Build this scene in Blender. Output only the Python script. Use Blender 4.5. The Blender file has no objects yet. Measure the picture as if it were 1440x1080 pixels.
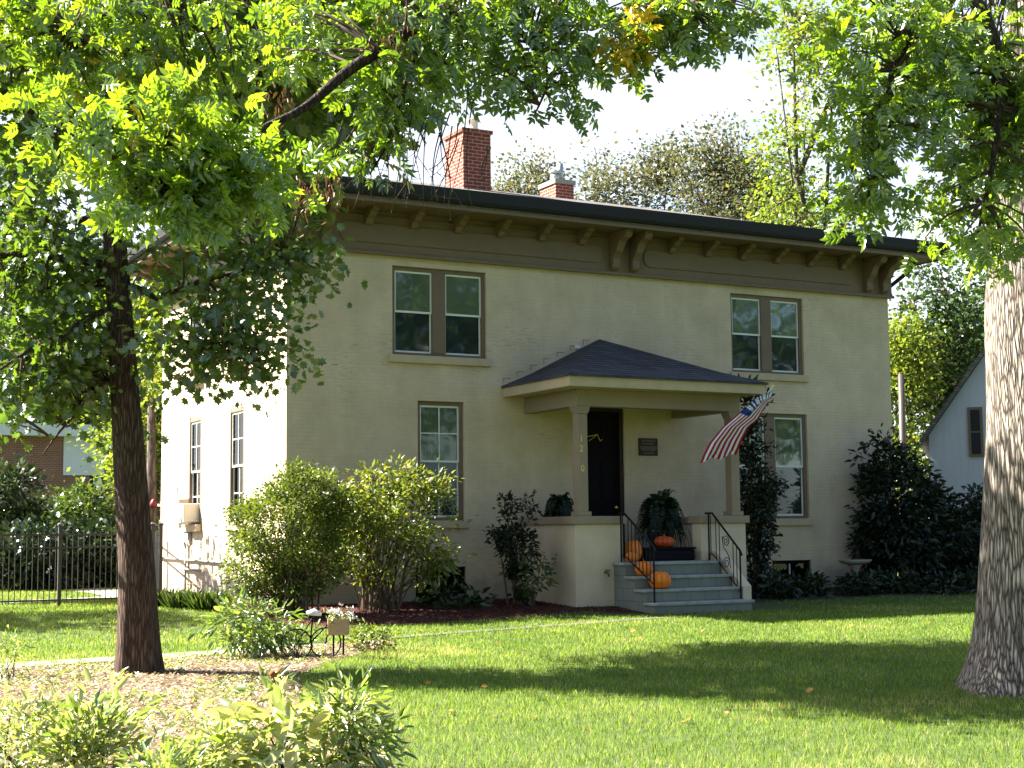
import bpy, math, random
import numpy as np
from mathutils import Vector, Matrix, noise
rng = np.random.default_rng(11)
random.seed(11)
R = math.radians
S = bpy.context.scene
COL = S.collection

# ------------------------------------------------------------------ camera, sky, sun, exposure
CR = Vector((0.8787671591997558, -0.47713541625290884, -0.01049163805868727))
CU = Vector((-0.03781804493329003, -0.09153232552775999, 0.9950837295729962))
CF = Vector((0.4757500135464158, 0.8740501289632326, 0.09847993029009347))
CP = Vector((-9.373, -25.743, 1.24))
FPX = 2119.61
cd = bpy.data.cameras.new('camera')
cam = bpy.data.objects.new('camera', cd); COL.objects.link(cam)
cam.matrix_world = Matrix(((CR.x, CU.x, -CF.x, CP.x), (CR.y, CU.y, -CF.y, CP.y), (CR.z, CU.z, -CF.z, CP.z), (0, 0, 0, 1)))
cd.sensor_width = 36; cd.lens = FPX / 1440 * 36; cd.clip_start = 0.1; cd.clip_end = 3000
S.camera = cam
SUN_EL, SUN_AZ = 42.0, -52.0            # azimuth clockwise from +Y
w = bpy.data.worlds.new('World'); S.world = w; w.use_nodes = True
nt = w.node_tree; nt.nodes.clear()
sky = nt.nodes.new('ShaderNodeTexSky'); sky.sky_type = 'NISHITA'; sky.sun_disc = False
sky.sun_elevation = R(SUN_EL); sky.sun_rotation = R(SUN_AZ)
sky.air_density = 0.8; sky.dust_density = 1.5; sky.ozone_density = 1.0
bg = nt.nodes.new('ShaderNodeBackground'); bg.inputs['Strength'].default_value = 0.05
wo = nt.nodes.new('ShaderNodeOutputWorld')
# a thin bright veil of cloud, thickest low down, over the clear sky
tcw = nt.nodes.new('ShaderNodeTexCoord'); spw = nt.nodes.new('ShaderNodeSeparateXYZ'); nt.links.new(tcw.outputs['Generated'], spw.inputs[0])
mr = nt.nodes.new('ShaderNodeMapRange'); mr.inputs['From Min'].default_value = 0.62; mr.inputs['From Max'].default_value = 0.10; nt.links.new(spw.outputs[2], mr.inputs['Value'])
mpw = nt.nodes.new('ShaderNodeMapping'); mpw.inputs['Scale'].default_value = (2.2, 2.2, 5.5); mpw.inputs['Location'].default_value = (.3, 1.1, .2); nt.links.new(tcw.outputs['Generated'], mpw.inputs[0])
nzw = nt.nodes.new('ShaderNodeTexNoise'); nzw.inputs['Scale'].default_value = 1.6; nzw.inputs['Detail'].default_value = 6; nzw.inputs['Roughness'].default_value = .6; nt.links.new(mpw.outputs[0], nzw.inputs['Vector'])
rw = nt.nodes.new('ShaderNodeValToRGB'); rw.color_ramp.elements[0].position = .25; rw.color_ramp.elements[1].position = .54; nt.links.new(nzw.outputs['Fac'], rw.inputs[0])
mw = nt.nodes.new('ShaderNodeMath'); mw.operation = 'MULTIPLY'; nt.links.new(rw.outputs[0], mw.inputs[0]); nt.links.new(mr.outputs[0], mw.inputs[1])
dtw = nt.nodes.new('ShaderNodeVectorMath'); dtw.operation = 'DOT_PRODUCT'; dtw.inputs[1].default_value = (.53, .82, .22); nt.links.new(tcw.outputs['Generated'], dtw.inputs[0])
mr2 = nt.nodes.new('ShaderNodeMapRange'); mr2.inputs['From Min'].default_value = .35; mr2.inputs['From Max'].default_value = .85; nt.links.new(dtw.outputs['Value'], mr2.inputs['Value'])
mw2 = nt.nodes.new('ShaderNodeMath'); mw2.operation = 'MULTIPLY'; nt.links.new(mw.outputs[0], mw2.inputs[0]); nt.links.new(mr2.outputs[0], mw2.inputs[1]); mw = mw2   # veil kept to the view side, shaped to cut the fill light
mxw = nt.nodes.new('ShaderNodeMix'); mxw.data_type = 'RGBA'; nt.links.new(mw.outputs[0], mxw.inputs[0]); nt.links.new(sky.outputs[0], mxw.inputs[6]); mxw.inputs[7].default_value = (4.8, 5.0, 5.4, 1)
nt.links.new(mxw.outputs[2], bg.inputs['Color']); nt.links.new(bg.outputs[0], wo.inputs['Surface'])
sd = bpy.data.lights.new('sun', 'SUN'); sd.energy = 5.0; sd.angle = R(0.53); sd.color = (1.0, 0.95, 0.85)
sun = bpy.data.objects.new('sun', sd); COL.objects.link(sun)
to_sun = Vector((math.sin(R(SUN_AZ)) * math.cos(R(SUN_EL)), math.cos(R(SUN_AZ)) * math.cos(R(SUN_EL)), math.sin(R(SUN_EL))))
sun.rotation_euler = to_sun.to_track_quat('Z', 'Y').to_euler()
sun.location = (-20, 10, 30)
S.view_settings.view_transform = 'Standard'; S.view_settings.look = 'None'
S.view_settings.exposure = 2.65; S.view_settings.gamma = 1.0
S.render.engine = 'CYCLES'
S.cycles.max_bounces = 7; S.cycles.diffuse_bounces = 4; S.cycles.glossy_bounces = 3
S.cycles.transmission_bounces = 5; S.cycles.transparent_max_bounces = 10
S.cycles.use_denoising = True
S.cycles.caustics_reflective = False; S.cycles.caustics_refractive = False
S.cycles.sample_clamp_indirect = 6.0

# ------------------------------------------------------------------ helpers: where a line of sight meets the place
def ray(u, v):
    return CF + CR * ((u - 720) / FPX) - CU * ((v - 540) / FPX)
def at(u, v, d): return CP + ray(u, v) * d
def hit_y(u, v, y):
    q = ray(u, v); return CP + q * ((y - CP.y) / q.y)
TY = [-400, -60, -26, -17, -9, -5, -3.4, -2, 0, 40, 900]
TZ = [-.6, -.45, -.36, -.31, -.26, -.235, -.215, -.11, -.02, 0.0, 0.0]
def gz(x, y):
    return np.interp(y, TY, TZ)
def ground(u, v):
    q = ray(u, v); d = 4.0
    while d < 200:
        p = CP + q * d
        if p.z < gz(p.x, p.y): return Vector((p.x, p.y, float(gz(p.x, p.y))))
        d += 0.03
    return CP + q * 60
def gpt(x, y, dz=0.0): return Vector((x, y, float(gz(x, y)) + dz))

# ------------------------------------------------------------------ helpers: things, parts, meshes
def tag(o, label=None, cat=None, group=None, kind=None):
    if label: o['label'] = label
    if cat: o['category'] = cat
    if group: o['group'] = group
    if kind: o['kind'] = kind
    return o
def thing(name, label, cat, loc=(0, 0, 0), group=None):
    o = bpy.data.objects.new(name, None); COL.objects.link(o); o.location = loc
    o.empty_display_size = 0.2
    return tag(o, label, cat, group)
def link(name, me, mat=None, parent=None):
    o = bpy.data.objects.new(name, me); COL.objects.link(o)
    if mat: me.materials.append(mat)
    if parent is not None:
        o.parent = parent
        if parent.type == 'EMPTY':
            o.matrix_parent_inverse = Matrix.Translation(-Vector(parent.location))
    return o
def copy_tree(o, parent=None):
    c = o.copy(); COL.objects.link(c)
    if parent is not None: c.parent = parent
    for ch in list(o.children): copy_tree(ch, c)
    return c

class MB:
    def __init__(s): s.v = []; s.f = []
    def quad(s, *p):
        n = len(s.v); s.v += [tuple(q) for q in p]; s.f.append(tuple(range(n, n + len(p)))); return s
    def box(s, x0, x1, y0, y1, z0, z1):
        n = len(s.v)
        s.v += [(x0, y0, z0), (x1, y0, z0), (x1, y1, z0), (x0, y1, z0), (x0, y0, z1), (x1, y0, z1), (x1, y1, z1), (x0, y1, z1)]
        s.f += [tuple(n + i for i in q) for q in ((0, 3, 2, 1), (4, 5, 6, 7), (0, 1, 5, 4), (1, 2, 6, 5), (2, 3, 7, 6), (3, 0, 4, 7))]
        return s
    def tube(s, pts, rad, n=8, cap=True):
        pts = [Vector(p) for p in pts]; m = len(pts)
        if not hasattr(rad, '__len__'): rad = [rad] * m
        rings = []; ref = None
        for i, p in enumerate(pts):
            t = (pts[min(i + 1, m - 1)] - pts[max(i - 1, 0)]).normalized()
            if ref is None:
                ref = t.orthogonal().normalized()
            a = ref - t * ref.dot(t)
            a = a.normalized() if a.length > 1e-6 else t.orthogonal().normalized()
            b = t.cross(a); ref = a
            base = len(s.v)
            for k in range(n):
                an = 2 * math.pi * k / n
                s.v.append(tuple(p + (a * math.cos(an) + b * math.sin(an)) * rad[i]))
            rings.append(base)
        for i in range(m - 1):
            for k in range(n):
                k2 = (k + 1) % n
                s.f.append((rings[i] + k, rings[i] + k2, rings[i + 1] + k2, rings[i + 1] + k))
        if cap:
            s.f.append(tuple(rings[0] + k for k in reversed(range(n)))); s.f.append(tuple(rings[-1] + k for k in range(n)))
        return s
    def lathe(s, prof, c, n=16, ribs=0, amp=0.0):
        c = Vector(c); base = len(s.v)
        for (r, z) in prof:
            for k in range(n):
                an = 2 * math.pi * k / n
                rr = r * (1 - amp * (0.5 - 0.5 * math.cos(ribs * an)) ** 3) if ribs else r
                s.v.append((c.x + rr * math.cos(an), c.y + rr * math.sin(an), c.z + z))
        for i in range(len(prof) - 1):
            for k in range(n):
                k2 = (k + 1) % n
                s.f.append((base + i * n + k, base + i * n + k2, base + (i + 1) * n + k2, base + (i + 1) * n + k))
        s.f.append(tuple(base + k for k in reversed(range(n)))); s.f.append(tuple(base + (len(prof) - 1) * n + k for k in range(n)))
        return s
    def prism(s, poly, fn, a, b):
        """poly: 2-D points, fn(p, q, t) -> xyz, extruded t from a to b"""
        n = len(poly); base = len(s.v)
        for t in (a, b): s.v += [tuple(fn(p, q, t)) for p, q in poly]
        s.f.append(tuple(base + i for i in reversed(range(n)))); s.f.append(tuple(base + n + i for i in range(n)))
        for i in range(n):
            j = (i + 1) % n; s.f.append((base + i, base + j, base + n + j, base + n + i))
        return s
    def build(s, name, mat, parent=None, smooth=False, bevel=0.0):
        me = bpy.data.meshes.new(name); me.from_pydata(s.v, [], s.f); me.update()
        import bmesh
        bm = bmesh.new(); bm.from_mesh(me); bmesh.ops.recalc_face_normals(bm, faces=bm.faces); bm.to_mesh(me); bm.free()
        if smooth: me.polygons.foreach_set('use_smooth', [True] * len(me.polygons))
        o = link(name, me, mat, parent)
        if bevel:
            m = o.modifiers.new('bevel', 'BEVEL'); m.width = bevel; m.segments = 2; m.limit_method = 'ANGLE'; m.angle_limit = R(40)
        return o

# ---- leaves in bulk
def T_lance(wd=0.32, fold=0.12):
    v = np.array([(0, 0, 0), (wd * .42, .28, fold * .8), (wd * .36, .62, fold * .7), (0, 1, -.04), (-wd * .36, .62, fold * .7), (-wd * .42, .28, fold * .8)])
    return v, [(0, 1, 2, 3), (0, 3, 4, 5)]
def T_diamond(wd=0.7):
    return np.array([(0, 0, 0), (wd * .5, .5, .07), (0, 1, 0), (-wd * .5, .5, .07)]), [(0, 1, 2, 3)]
def T_lobed():
    pr = [(0, 0), (.10, .18), (.34, .14), (.24, .34), (.50, .46), (.30, .56), (.40, .80), (.17, .76), (0, 1.0)]
    left = [(-x, y) for x, y in pr[1:-1]][::-1]
    pts = pr + left
    v = np.array([(x, y, abs(x) * .25) for x, y in pts])
    n = len(pts); h = len(pr)
    return v, [tuple(range(h)), tuple([0] + list(range(h - 1, n)))]
def T_ash():
    vs = []; fs = []
    lv, lf = T_lance(.50, .18)
    spots = [(0, .52, 0, .50)] + [(sx, y, ang, L) for y, ang, L in ((.50, 48, .44), (.30, 58, .42), (.12, 66, .36)) for sx in (1, -1)]
    for sx, y, ang, L in spots:
        a = R(-ang * sx) if sx else 0
        c, s_ = math.cos(a), math.sin(a)
        n = len(vs)
        for p in lv:
            x, yy, z = p * L
            vs.append((x * c - yy * s_, y + x * s_ + yy * c, z - (.10 * (yy / L) ** 2 if sx else .05)))
        fs += [tuple(n + i for i in f) for f in lf]
    n = len(vs)
    vs += [(.006, 0, 0), (.006, .55, 0), (-.006, .55, 0), (-.006, 0, 0)]; fs.append((n, n + 1, n + 2, n + 3))
    return np.array(vs), fs
def T_grass():
    return np.array([(-.5, 0, 0), (.5, 0, 0), (.32, .55, .06), (-.32, .55, .06), (0, 1, .26)]), [(0, 1, 2, 3), (3, 2, 4)]
LANCE, LANCEW, DIAM, LOBED, ASH, GRASS = T_lance(), T_lance(.52), T_diamond(), T_lobed(), T_ash(), T_grass()

def norm(a): return a / np.maximum(np.linalg.norm(a, axis=-1, keepdims=True), 1e-9)
def leaf_mesh(name, mat, parent, pos, ydir, nrm, size, tmpl, tint, wide=None):
    pos = np.asarray(pos, float); N = len(pos)
    y = norm(np.asarray(ydir, float)); x = norm(np.cross(y, np.asarray(nrm, float))); z = np.cross(x, y)
    tv, tf = tmpl; size = np.broadcast_to(np.asarray(size, float), (N,))
    wx = size if wide is None else np.broadcast_to(np.asarray(wide, float), (N,))
    V = pos[:, None, :] + tv[None, :, 0:1] * x[:, None, :] * wx[:, None, None] \
        + tv[None, :, 1:2] * y[:, None, :] * size[:, None, None] + tv[None, :, 2:3] * z[:, None, :] * size[:, None, None]
    nv = len(tv)
    loops1 = np.concatenate([np.array(f) for f in tf]); cnt1 = np.array([len(f) for f in tf])
    L = (loops1[None, :] + (np.arange(N) * nv)[:, None]).ravel()
    cnt = np.tile(cnt1, N); st = np.concatenate([[0], np.cumsum(cnt)[:-1]])
    me = bpy.data.meshes.new(name)
    me.vertices.add(N * nv); me.vertices.foreach_set('co', V.ravel().astype(np.float32))
    me.loops.add(len(L)); me.loops.foreach_set('vertex_index', L.astype(np.int32))
    me.polygons.add(len(cnt)); me.polygons.foreach_set('loop_start', st.astype(np.int32)); me.polygons.foreach_set('loop_total', cnt.astype(np.int32))
    me.update(calc_edges=True)
    at_ = me.attributes.new('tint', 'FLOAT', 'POINT')
    at_.data.foreach_set('value', np.repeat(np.clip(tint, 0, 1), nv).astype(np.float32))
    return link(name, me, mat, parent)

def in_ellipsoids(ells, n, shell=0.0, gap=None, seed=0):
    """n points in ellipsoids [(centre, radii, weight)]; shell pushes them outward; gap = (noise scale, threshold) leaves holes"""
    g = np.random.default_rng(seed)
    wts = np.array([e[2] if len(e) > 2 else e[1][0] * e[1][1] * e[1][2] for e in ells], float); wts /= wts.sum()
    out = []
    while len(out) < n:
        c, r = ells[g.choice(len(ells), p=wts)][:2]
        d = g.normal(size=3); d /= np.linalg.norm(d)
        q = d * (g.random() ** (1 / 3) * (1 - shell) + shell * (.75 + .25 * g.random()))
        p = np.array(c) + q * np.array(r)
        if gap and noise.noise(Vector(p * gap[0]) + Vector((seed, 0, 0))) < gap[1] and g.random() < .92: continue
        out.append(p)
    return np.array(out)

def clump_leaves(cl, per, rad, g, outward=None, droop=0.25, flat=0.7, up=0.6):
    """leaf positions, directions, normals round clump centres"""
    N = len(cl) * per
    off = g.normal(size=(N, 3)) * rad * np.array((1, 1, flat))
    pos = np.repeat(cl, per, 0) + off
    yd = norm(off) + g.normal(size=(N, 3)) * .45 + np.array((0, 0, -droop))
    if outward is not None: yd += .5 * norm(pos - np.asarray(outward))
    nr = g.normal(size=(N, 3)) * .7 + np.array((0, 0, up))
    return pos, yd, nr

def bez(a, b, c, n=6):
    return [a.lerp(b, t).lerp(b.lerp(c, t), t) for t in [i / (n - 1) for i in range(n)]]
def limb_samples(limbs):
    P = []
    for pts, rad in limbs:
        for i in range(len(pts) - 1):
            for t in (0, .33, .66): P.append(tuple(Vector(pts[i]).lerp(Vector(pts[i + 1]), t)))
    return np.array(P)
def twigs(mb, limbs, cl, r0=.02, r1=.006, sag=.12, seed=0, n=5):
    LS = limb_samples(limbs); g = random.Random(seed)
    for c in cl:
        i = np.argmin(((LS - c) ** 2).sum(1)); a = Vector(LS[i]); b = Vector(c)
        d = (b - a).length
        m = a.lerp(b, .5) + Vector((g.uniform(-1, 1), g.uniform(-1, 1), g.uniform(-.2, 1) + .2)) * d * sag
        mb.tube(bez(a, m, b, n), [r0 + (r1 - r0) * k / (n - 1) for k in range(n)], 5, cap=False)

# ------------------------------------------------------------------ materials
def new_mat(name):
    m = bpy.data.materials.new(name); m.use_nodes = True; t = m.node_tree; t.nodes.clear()
    o = t.nodes.new('ShaderNodeOutputMaterial'); return m, t, o
def nd(t, typ, **kw):
    n = t.nodes.new(typ)
    for k, v in kw.items():
        if k in n.inputs: n.inputs[k].default_value = v
        else: setattr(n, k, v)
    return n
def ramp(t, stops):
    r = t.nodes.new('ShaderNodeValToRGB'); e = r.color_ramp.elements
    while len(e) < len(stops): e.new(.5)
    for i, (p, c) in enumerate(stops): e[i].position = p; e[i].color = (*c, 1)
    return r
def plain(name, c, rough=.6, var=.15, scale=6.0, bump=0.0, bscale=40, metal=0.0, spec=.4, stretch=(1, 1, 1)):
    m, t, o = new_mat(name); p = nd(t, 'ShaderNodeBsdfPrincipled', Roughness=rough, Metallic=metal)
    p.inputs['Specular IOR Level'].default_value = spec
    tc = nd(t, 'ShaderNodeTexCoord'); mp = nd(t, 'ShaderNodeMapping'); mp.inputs['Scale'].default_value = stretch
    t.links.new(tc.outputs['Object'], mp.inputs[0])
    n1 = nd(t, 'ShaderNodeTexNoise', Scale=scale, Detail=6.0, Roughness=.65)
    t.links.new(mp.outputs[0], n1.inputs['Vector'])
    r = ramp(t, [(.25, tuple(x * (1 - var) for x in c)), (.75, tuple(min(1, x * (1 + var)) for x in c))])
    t.links.new(n1.outputs['Fac'], r.inputs[0]); t.links.new(r.outputs[0], p.inputs['Base Color'])
    if bump:
        n2 = nd(t, 'ShaderNodeTexNoise', Scale=bscale, Detail=5.0); t.links.new(mp.outputs[0], n2.inputs['Vector'])
        b = nd(t, 'ShaderNodeBump', Strength=bump, Distance=.02); t.links.new(n2.outputs['Fac'], b.inputs['Height']); t.links.new(b.outputs[0], p.inputs['Normal'])
    t.links.new(p.outputs[0], o.inputs[0]); return m
def leafmat(name, stops, trans=.45, tcol=(1.0, 1.0, .45), gloss=.06, rough=.35, tboost=1.3):
    m, t, o = new_mat(name)
    a = nd(t, 'ShaderNodeAttribute', attribute_name='tint'); r = ramp(t, stops); t.links.new(a.outputs['Fac'], r.inputs[0])
    di = nd(t, 'ShaderNodeBsdfDiffuse'); tr = nd(t, 'ShaderNodeBsdfTranslucent'); gl = nd(t, 'ShaderNodeBsdfGlossy', Roughness=rough)
    gl.inputs['Color'].default_value = (.9, .95, 1, 1)
    mu = nd(t, 'ShaderNodeMix', data_type='RGBA', blend_type='MULTIPLY'); mu.inputs[0].default_value = 1.0
    mu.inputs[7].default_value = (tcol[0] * tboost, tcol[1] * tboost, tcol[2] * tboost, 1)
    t.links.new(r.outputs[0], mu.inputs[6]); t.links.new(mu.outputs[2], tr.inputs[0]); t.links.new(r.outputs[0], di.inputs[0])
    m1 = nd(t, 'ShaderNodeMixShader'); m1.inputs[0].default_value = trans
    t.links.new(di.outputs[0], m1.inputs[1]); t.links.new(tr.outputs[0], m1.inputs[2])
    m2 = nd(t, 'ShaderNodeMixShader'); m2.inputs[0].default_value = gloss * .8
    t.links.new(m1.outputs[0], m2.inputs[1]); t.links.new(gl.outputs[0], m2.inputs[2]); t.links.new(m2.outputs[0], o.inputs[0]); return m
def brickmat(name, c1, c2, mortar, bw=.21, bh=.072, ms=.012, bump=.6, rough=.85, stain=None, painted=False):
    """bricks run along the wall whichever way it faces"""
    m, t, o = new_mat(name); p = nd(t, 'ShaderNodeBsdfPrincipled', Roughness=rough); p.inputs['Specular IOR Level'].default_value = .25
    tc = nd(t, 'ShaderNodeTexCoord'); sp = nd(t, 'ShaderNodeSeparateXYZ'); t.links.new(tc.outputs['Object'], sp.inputs[0])
    ad = nd(t, 'ShaderNodeMath', operation='ADD'); t.links.new(sp.outputs[0], ad.inputs[0]); t.links.new(sp.outputs[1], ad.inputs[1])
    cb = nd(t, 'ShaderNodeCombineXYZ'); t.links.new(ad.outputs[0], cb.inputs[0]); t.links.new(sp.outputs[2], cb.inputs[1])
    nz = nd(t, 'ShaderNodeTexNoise', Scale=3.0, Detail=3.0); t.links.new(tc.outputs['Object'], nz.inputs['Vector'])
    vm = nd(t, 'ShaderNodeVectorMath', operation='MULTIPLY_ADD'); vm.inputs[1].default_value = (.012,) * 3
    t.links.new(nz.outputs['Color'], vm.inputs[0]); t.links.new(cb.outputs[0], vm.inputs[2])
    br = nd(t, 'ShaderNodeTexBrick', Scale=1.0); br.inputs['Brick Width'].default_value = bw; br.inputs['Row Height'].default_value = bh
    br.inputs['Mortar Size'].default_value = ms; br.inputs['Mortar Smooth'].default_value = .4; br.inputs['Bias'].default_value = 0
    br.inputs['Color1'].default_value = (*c1, 1); br.inputs['Color2'].default_value = (*c2, 1); br.inputs['Mortar'].default_value = (*mortar, 1)
    t.links.new(vm.outputs[0], br.inputs['Vector'])
    col = br.outputs['Color']
    n2 = nd(t, 'ShaderNodeTexNoise', Scale=1.3, Detail=8.0, Roughness=.7); t.links.new(tc.outputs['Object'], n2.inputs['Vector'])
    r2 = ramp(t, [(.3, (.80, .79, .76)), (.7, (1.06, 1.06, 1.06))]); t.links.new(n2.outputs['Fac'], r2.inputs[0])
    mu = nd(t, 'ShaderNodeMix', data_type='RGBA', blend_type='MULTIPLY'); mu.inputs[0].default_value = 1
    t.links.new(col, mu.inputs[6]); t.links.new(r2.outputs[0], mu.inputs[7]); col = mu.outputs[2]
    ns = nd(t, 'ShaderNodeTexNoise', Scale=1.0, Detail=5.0, Roughness=.6); ms_ = nd(t, 'ShaderNodeMapping'); ms_.inputs['Scale'].default_value = (2.0, .28, 1)
    t.links.new(cb.outputs[0], ms_.inputs[0]); t.links.new(ms_.outputs[0], ns.inputs['Vector']); rs_ = ramp(t, [(.30, (.84, .83, .80)), (.62, (1.04, 1.04, 1.04))]); t.links.new(ns.outputs['Fac'], rs_.inputs[0])
    mus = nd(t, 'ShaderNodeMix', data_type='RGBA', blend_type='MULTIPLY'); mus.inputs[0].default_value = .5; t.links.new(col, mus.inputs[6]); t.links.new(rs_.outputs[0], mus.inputs[7]); col = mus.outputs[2]
    if painted:                                     # worn flecks where paint has lifted, along the courses
        n3 = nd(t, 'ShaderNodeTexNoise', Scale=1.0, Detail=5.0, Roughness=.8)
        mp = nd(t, 'ShaderNodeMapping'); mp.inputs['Scale'].default_value = (5, 26, 5); t.links.new(cb.outputs[0], mp.inputs[0]); t.links.new(mp.outputs[0], n3.inputs['Vector'])
        n4 = nd(t, 'ShaderNodeTexNoise', Scale=.55, Detail=3.0); t.links.new(tc.outputs['Object'], n4.inputs['Vector'])
        mm = nd(t, 'ShaderNodeMath', operation='MULTIPLY'); t.links.new(n3.outputs['Fac'], mm.inputs[0]); t.links.new(n4.outputs['Fac'], mm.inputs[1])
        r3 = ramp(t, [(.325, (0, 0, 0)), (.385, (1, 1, 1))]); t.links.new(mm.outputs[0], r3.inputs[0])
        fm = nd(t, 'ShaderNodeMath', operation='MULTIPLY'); fm.inputs[1].default_value = .42; t.links.new(r3.outputs[0], fm.inputs[0])
        m3 = nd(t, 'ShaderNodeMix', data_type='RGBA'); t.links.new(fm.outputs[0], m3.inputs[0]); t.links.new(col, m3.inputs[6]); m3.inputs[7].default_value = (.27, .23, .17, 1); col = m3.outputs[2]
        # bare damp course near the ground, ragged top
        rz = nd(t, 'ShaderNodeMapRange'); rz.inputs['From Min'].default_value = 1.15; rz.inputs['From Max'].default_value = 0.1; t.links.new(sp.outputs[2], rz.inputs['Value'])
        n5 = nd(t, 'ShaderNodeTexNoise', Scale=2.6, Detail=7.0, Roughness=.7); t.links.new(tc.outputs['Object'], n5.inputs['Vector'])
        m5 = nd(t, 'ShaderNodeMath', operation='MULTIPLY'); t.links.new(rz.outputs[0], m5.inputs[0]); t.links.new(n5.outputs['Fac'], m5.inputs[1])
        r5 = ramp(t, [(.30, (0, 0, 0)), (.42, (1, 1, 1))]); t.links.new(m5.outputs[0], r5.inputs[0])
        f5 = nd(t, 'ShaderNodeMath', operation='MULTIPLY'); f5.inputs[1].default_value = .75; t.links.new(r5.outputs[0], f5.inputs[0])
        m6 = nd(t, 'ShaderNodeMix', data_type='RGBA'); t.links.new(f5.outputs[0], m6.inputs[0]); t.links.new(col, m6.inputs[6]); m6.inputs[7].default_value = (.30, .26, .21, 1); col = m6.outputs[2]
    t.links.new(col, p.inputs['Base Color'])
    n6 = nd(t, 'ShaderNodeTexNoise', Scale=45.0, Detail=4.0); t.links.new(tc.outputs['Object'], n6.inputs['Vector'])
    hm = nd(t, 'ShaderNodeMath', operation='MULTIPLY_ADD'); hm.inputs[1].default_value = -1.0
    t.links.new(br.outputs['Fac'], hm.inputs[0]); t.links.new(n6.outputs['Fac'], hm.inputs[2])
    b = nd(t, 'ShaderNodeBump', Strength=bump, Distance=.012); t.links.new(hm.outputs[0], b.inputs['Height']); t.links.new(b.outputs[0], p.inputs['Normal'])
    t.links.new(p.outputs[0], o.inputs[0]); return m
def barkmat(name, c_lo, c_hi, sx=14, sz=2.2, bump=1.0, dist=.05):
    m, t, o = new_mat(name); p = nd(t, 'ShaderNodeBsdfPrincipled', Roughness=.92); p.inputs['Specular IOR Level'].default_value = .15
    tc = nd(t, 'ShaderNodeTexCoord'); mp = nd(t, 'ShaderNodeMapping'); mp.inputs['Scale'].default_value = (sx, sx, sz); t.links.new(tc.outputs['Object'], mp.inputs[0])
    nz = nd(t, 'ShaderNodeTexNoise', Scale=.5, Detail=3.0); t.links.new(mp.outputs[0], nz.inputs['Vector'])
    vm = nd(t, 'ShaderNodeVectorMath', operation='MULTIPLY_ADD'); vm.inputs[1].default_value = (1.6,) * 3; t.links.new(nz.outputs['Color'], vm.inputs[0]); t.links.new(mp.outputs[0], vm.inputs[2])
    vo = nd(t, 'ShaderNodeTexVoronoi', feature='DISTANCE_TO_EDGE', Scale=1.0); t.links.new(vm.outputs[0], vo.inputs['Vector'])
    n2 = nd(t, 'ShaderNodeTexNoise', Scale=5.0, Detail=6.0); t.links.new(mp.outputs[0], n2.inputs['Vector'])
    r = ramp(t, [(.0, c_lo), (.10, tuple(a * .7 + b * .3 for a, b in zip(c_lo, c_hi))), (.34, c_hi)]); t.links.new(vo.outputs['Distance'], r.inputs[0])
    r2 = ramp(t, [(.3, (.7, .7, .7)), (.7, (1.1, 1.1, 1.1))]); t.links.new(n2.outputs['Fac'], r2.inputs[0])
    mu = nd(t, 'ShaderNodeMix', data_type='RGBA', blend_type='MULTIPLY'); mu.inputs[0].default_value = 1; t.links.new(r.outputs[0], mu.inputs[6]); t.links.new(r2.outputs[0], mu.inputs[7])
    t.links.new(mu.outputs[2], p.inputs['Base Color'])
    sm = nd(t, 'ShaderNodeMath', operation='SMOOTH_MIN'); sm.inputs[1].default_value = .32; sm.inputs[2].default_value = .15; t.links.new(vo.outputs['Distance'], sm.inputs[0])
    hh = nd(t, 'ShaderNodeMath', operation='MULTIPLY_ADD'); hh.inputs[1].default_value = .18; t.links.new(n2.outputs['Fac'], hh.inputs[0]); t.links.new(sm.outputs[0], hh.inputs[2])
    b = nd(t, 'ShaderNodeBump', Strength=bump, Distance=dist); t.links.new(hh.outputs[0], b.inputs['Height']); t.links.new(b.outputs[0], p.inputs['Normal'])
    t.links.new(p.outputs[0], o.inputs[0]); return m
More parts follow.
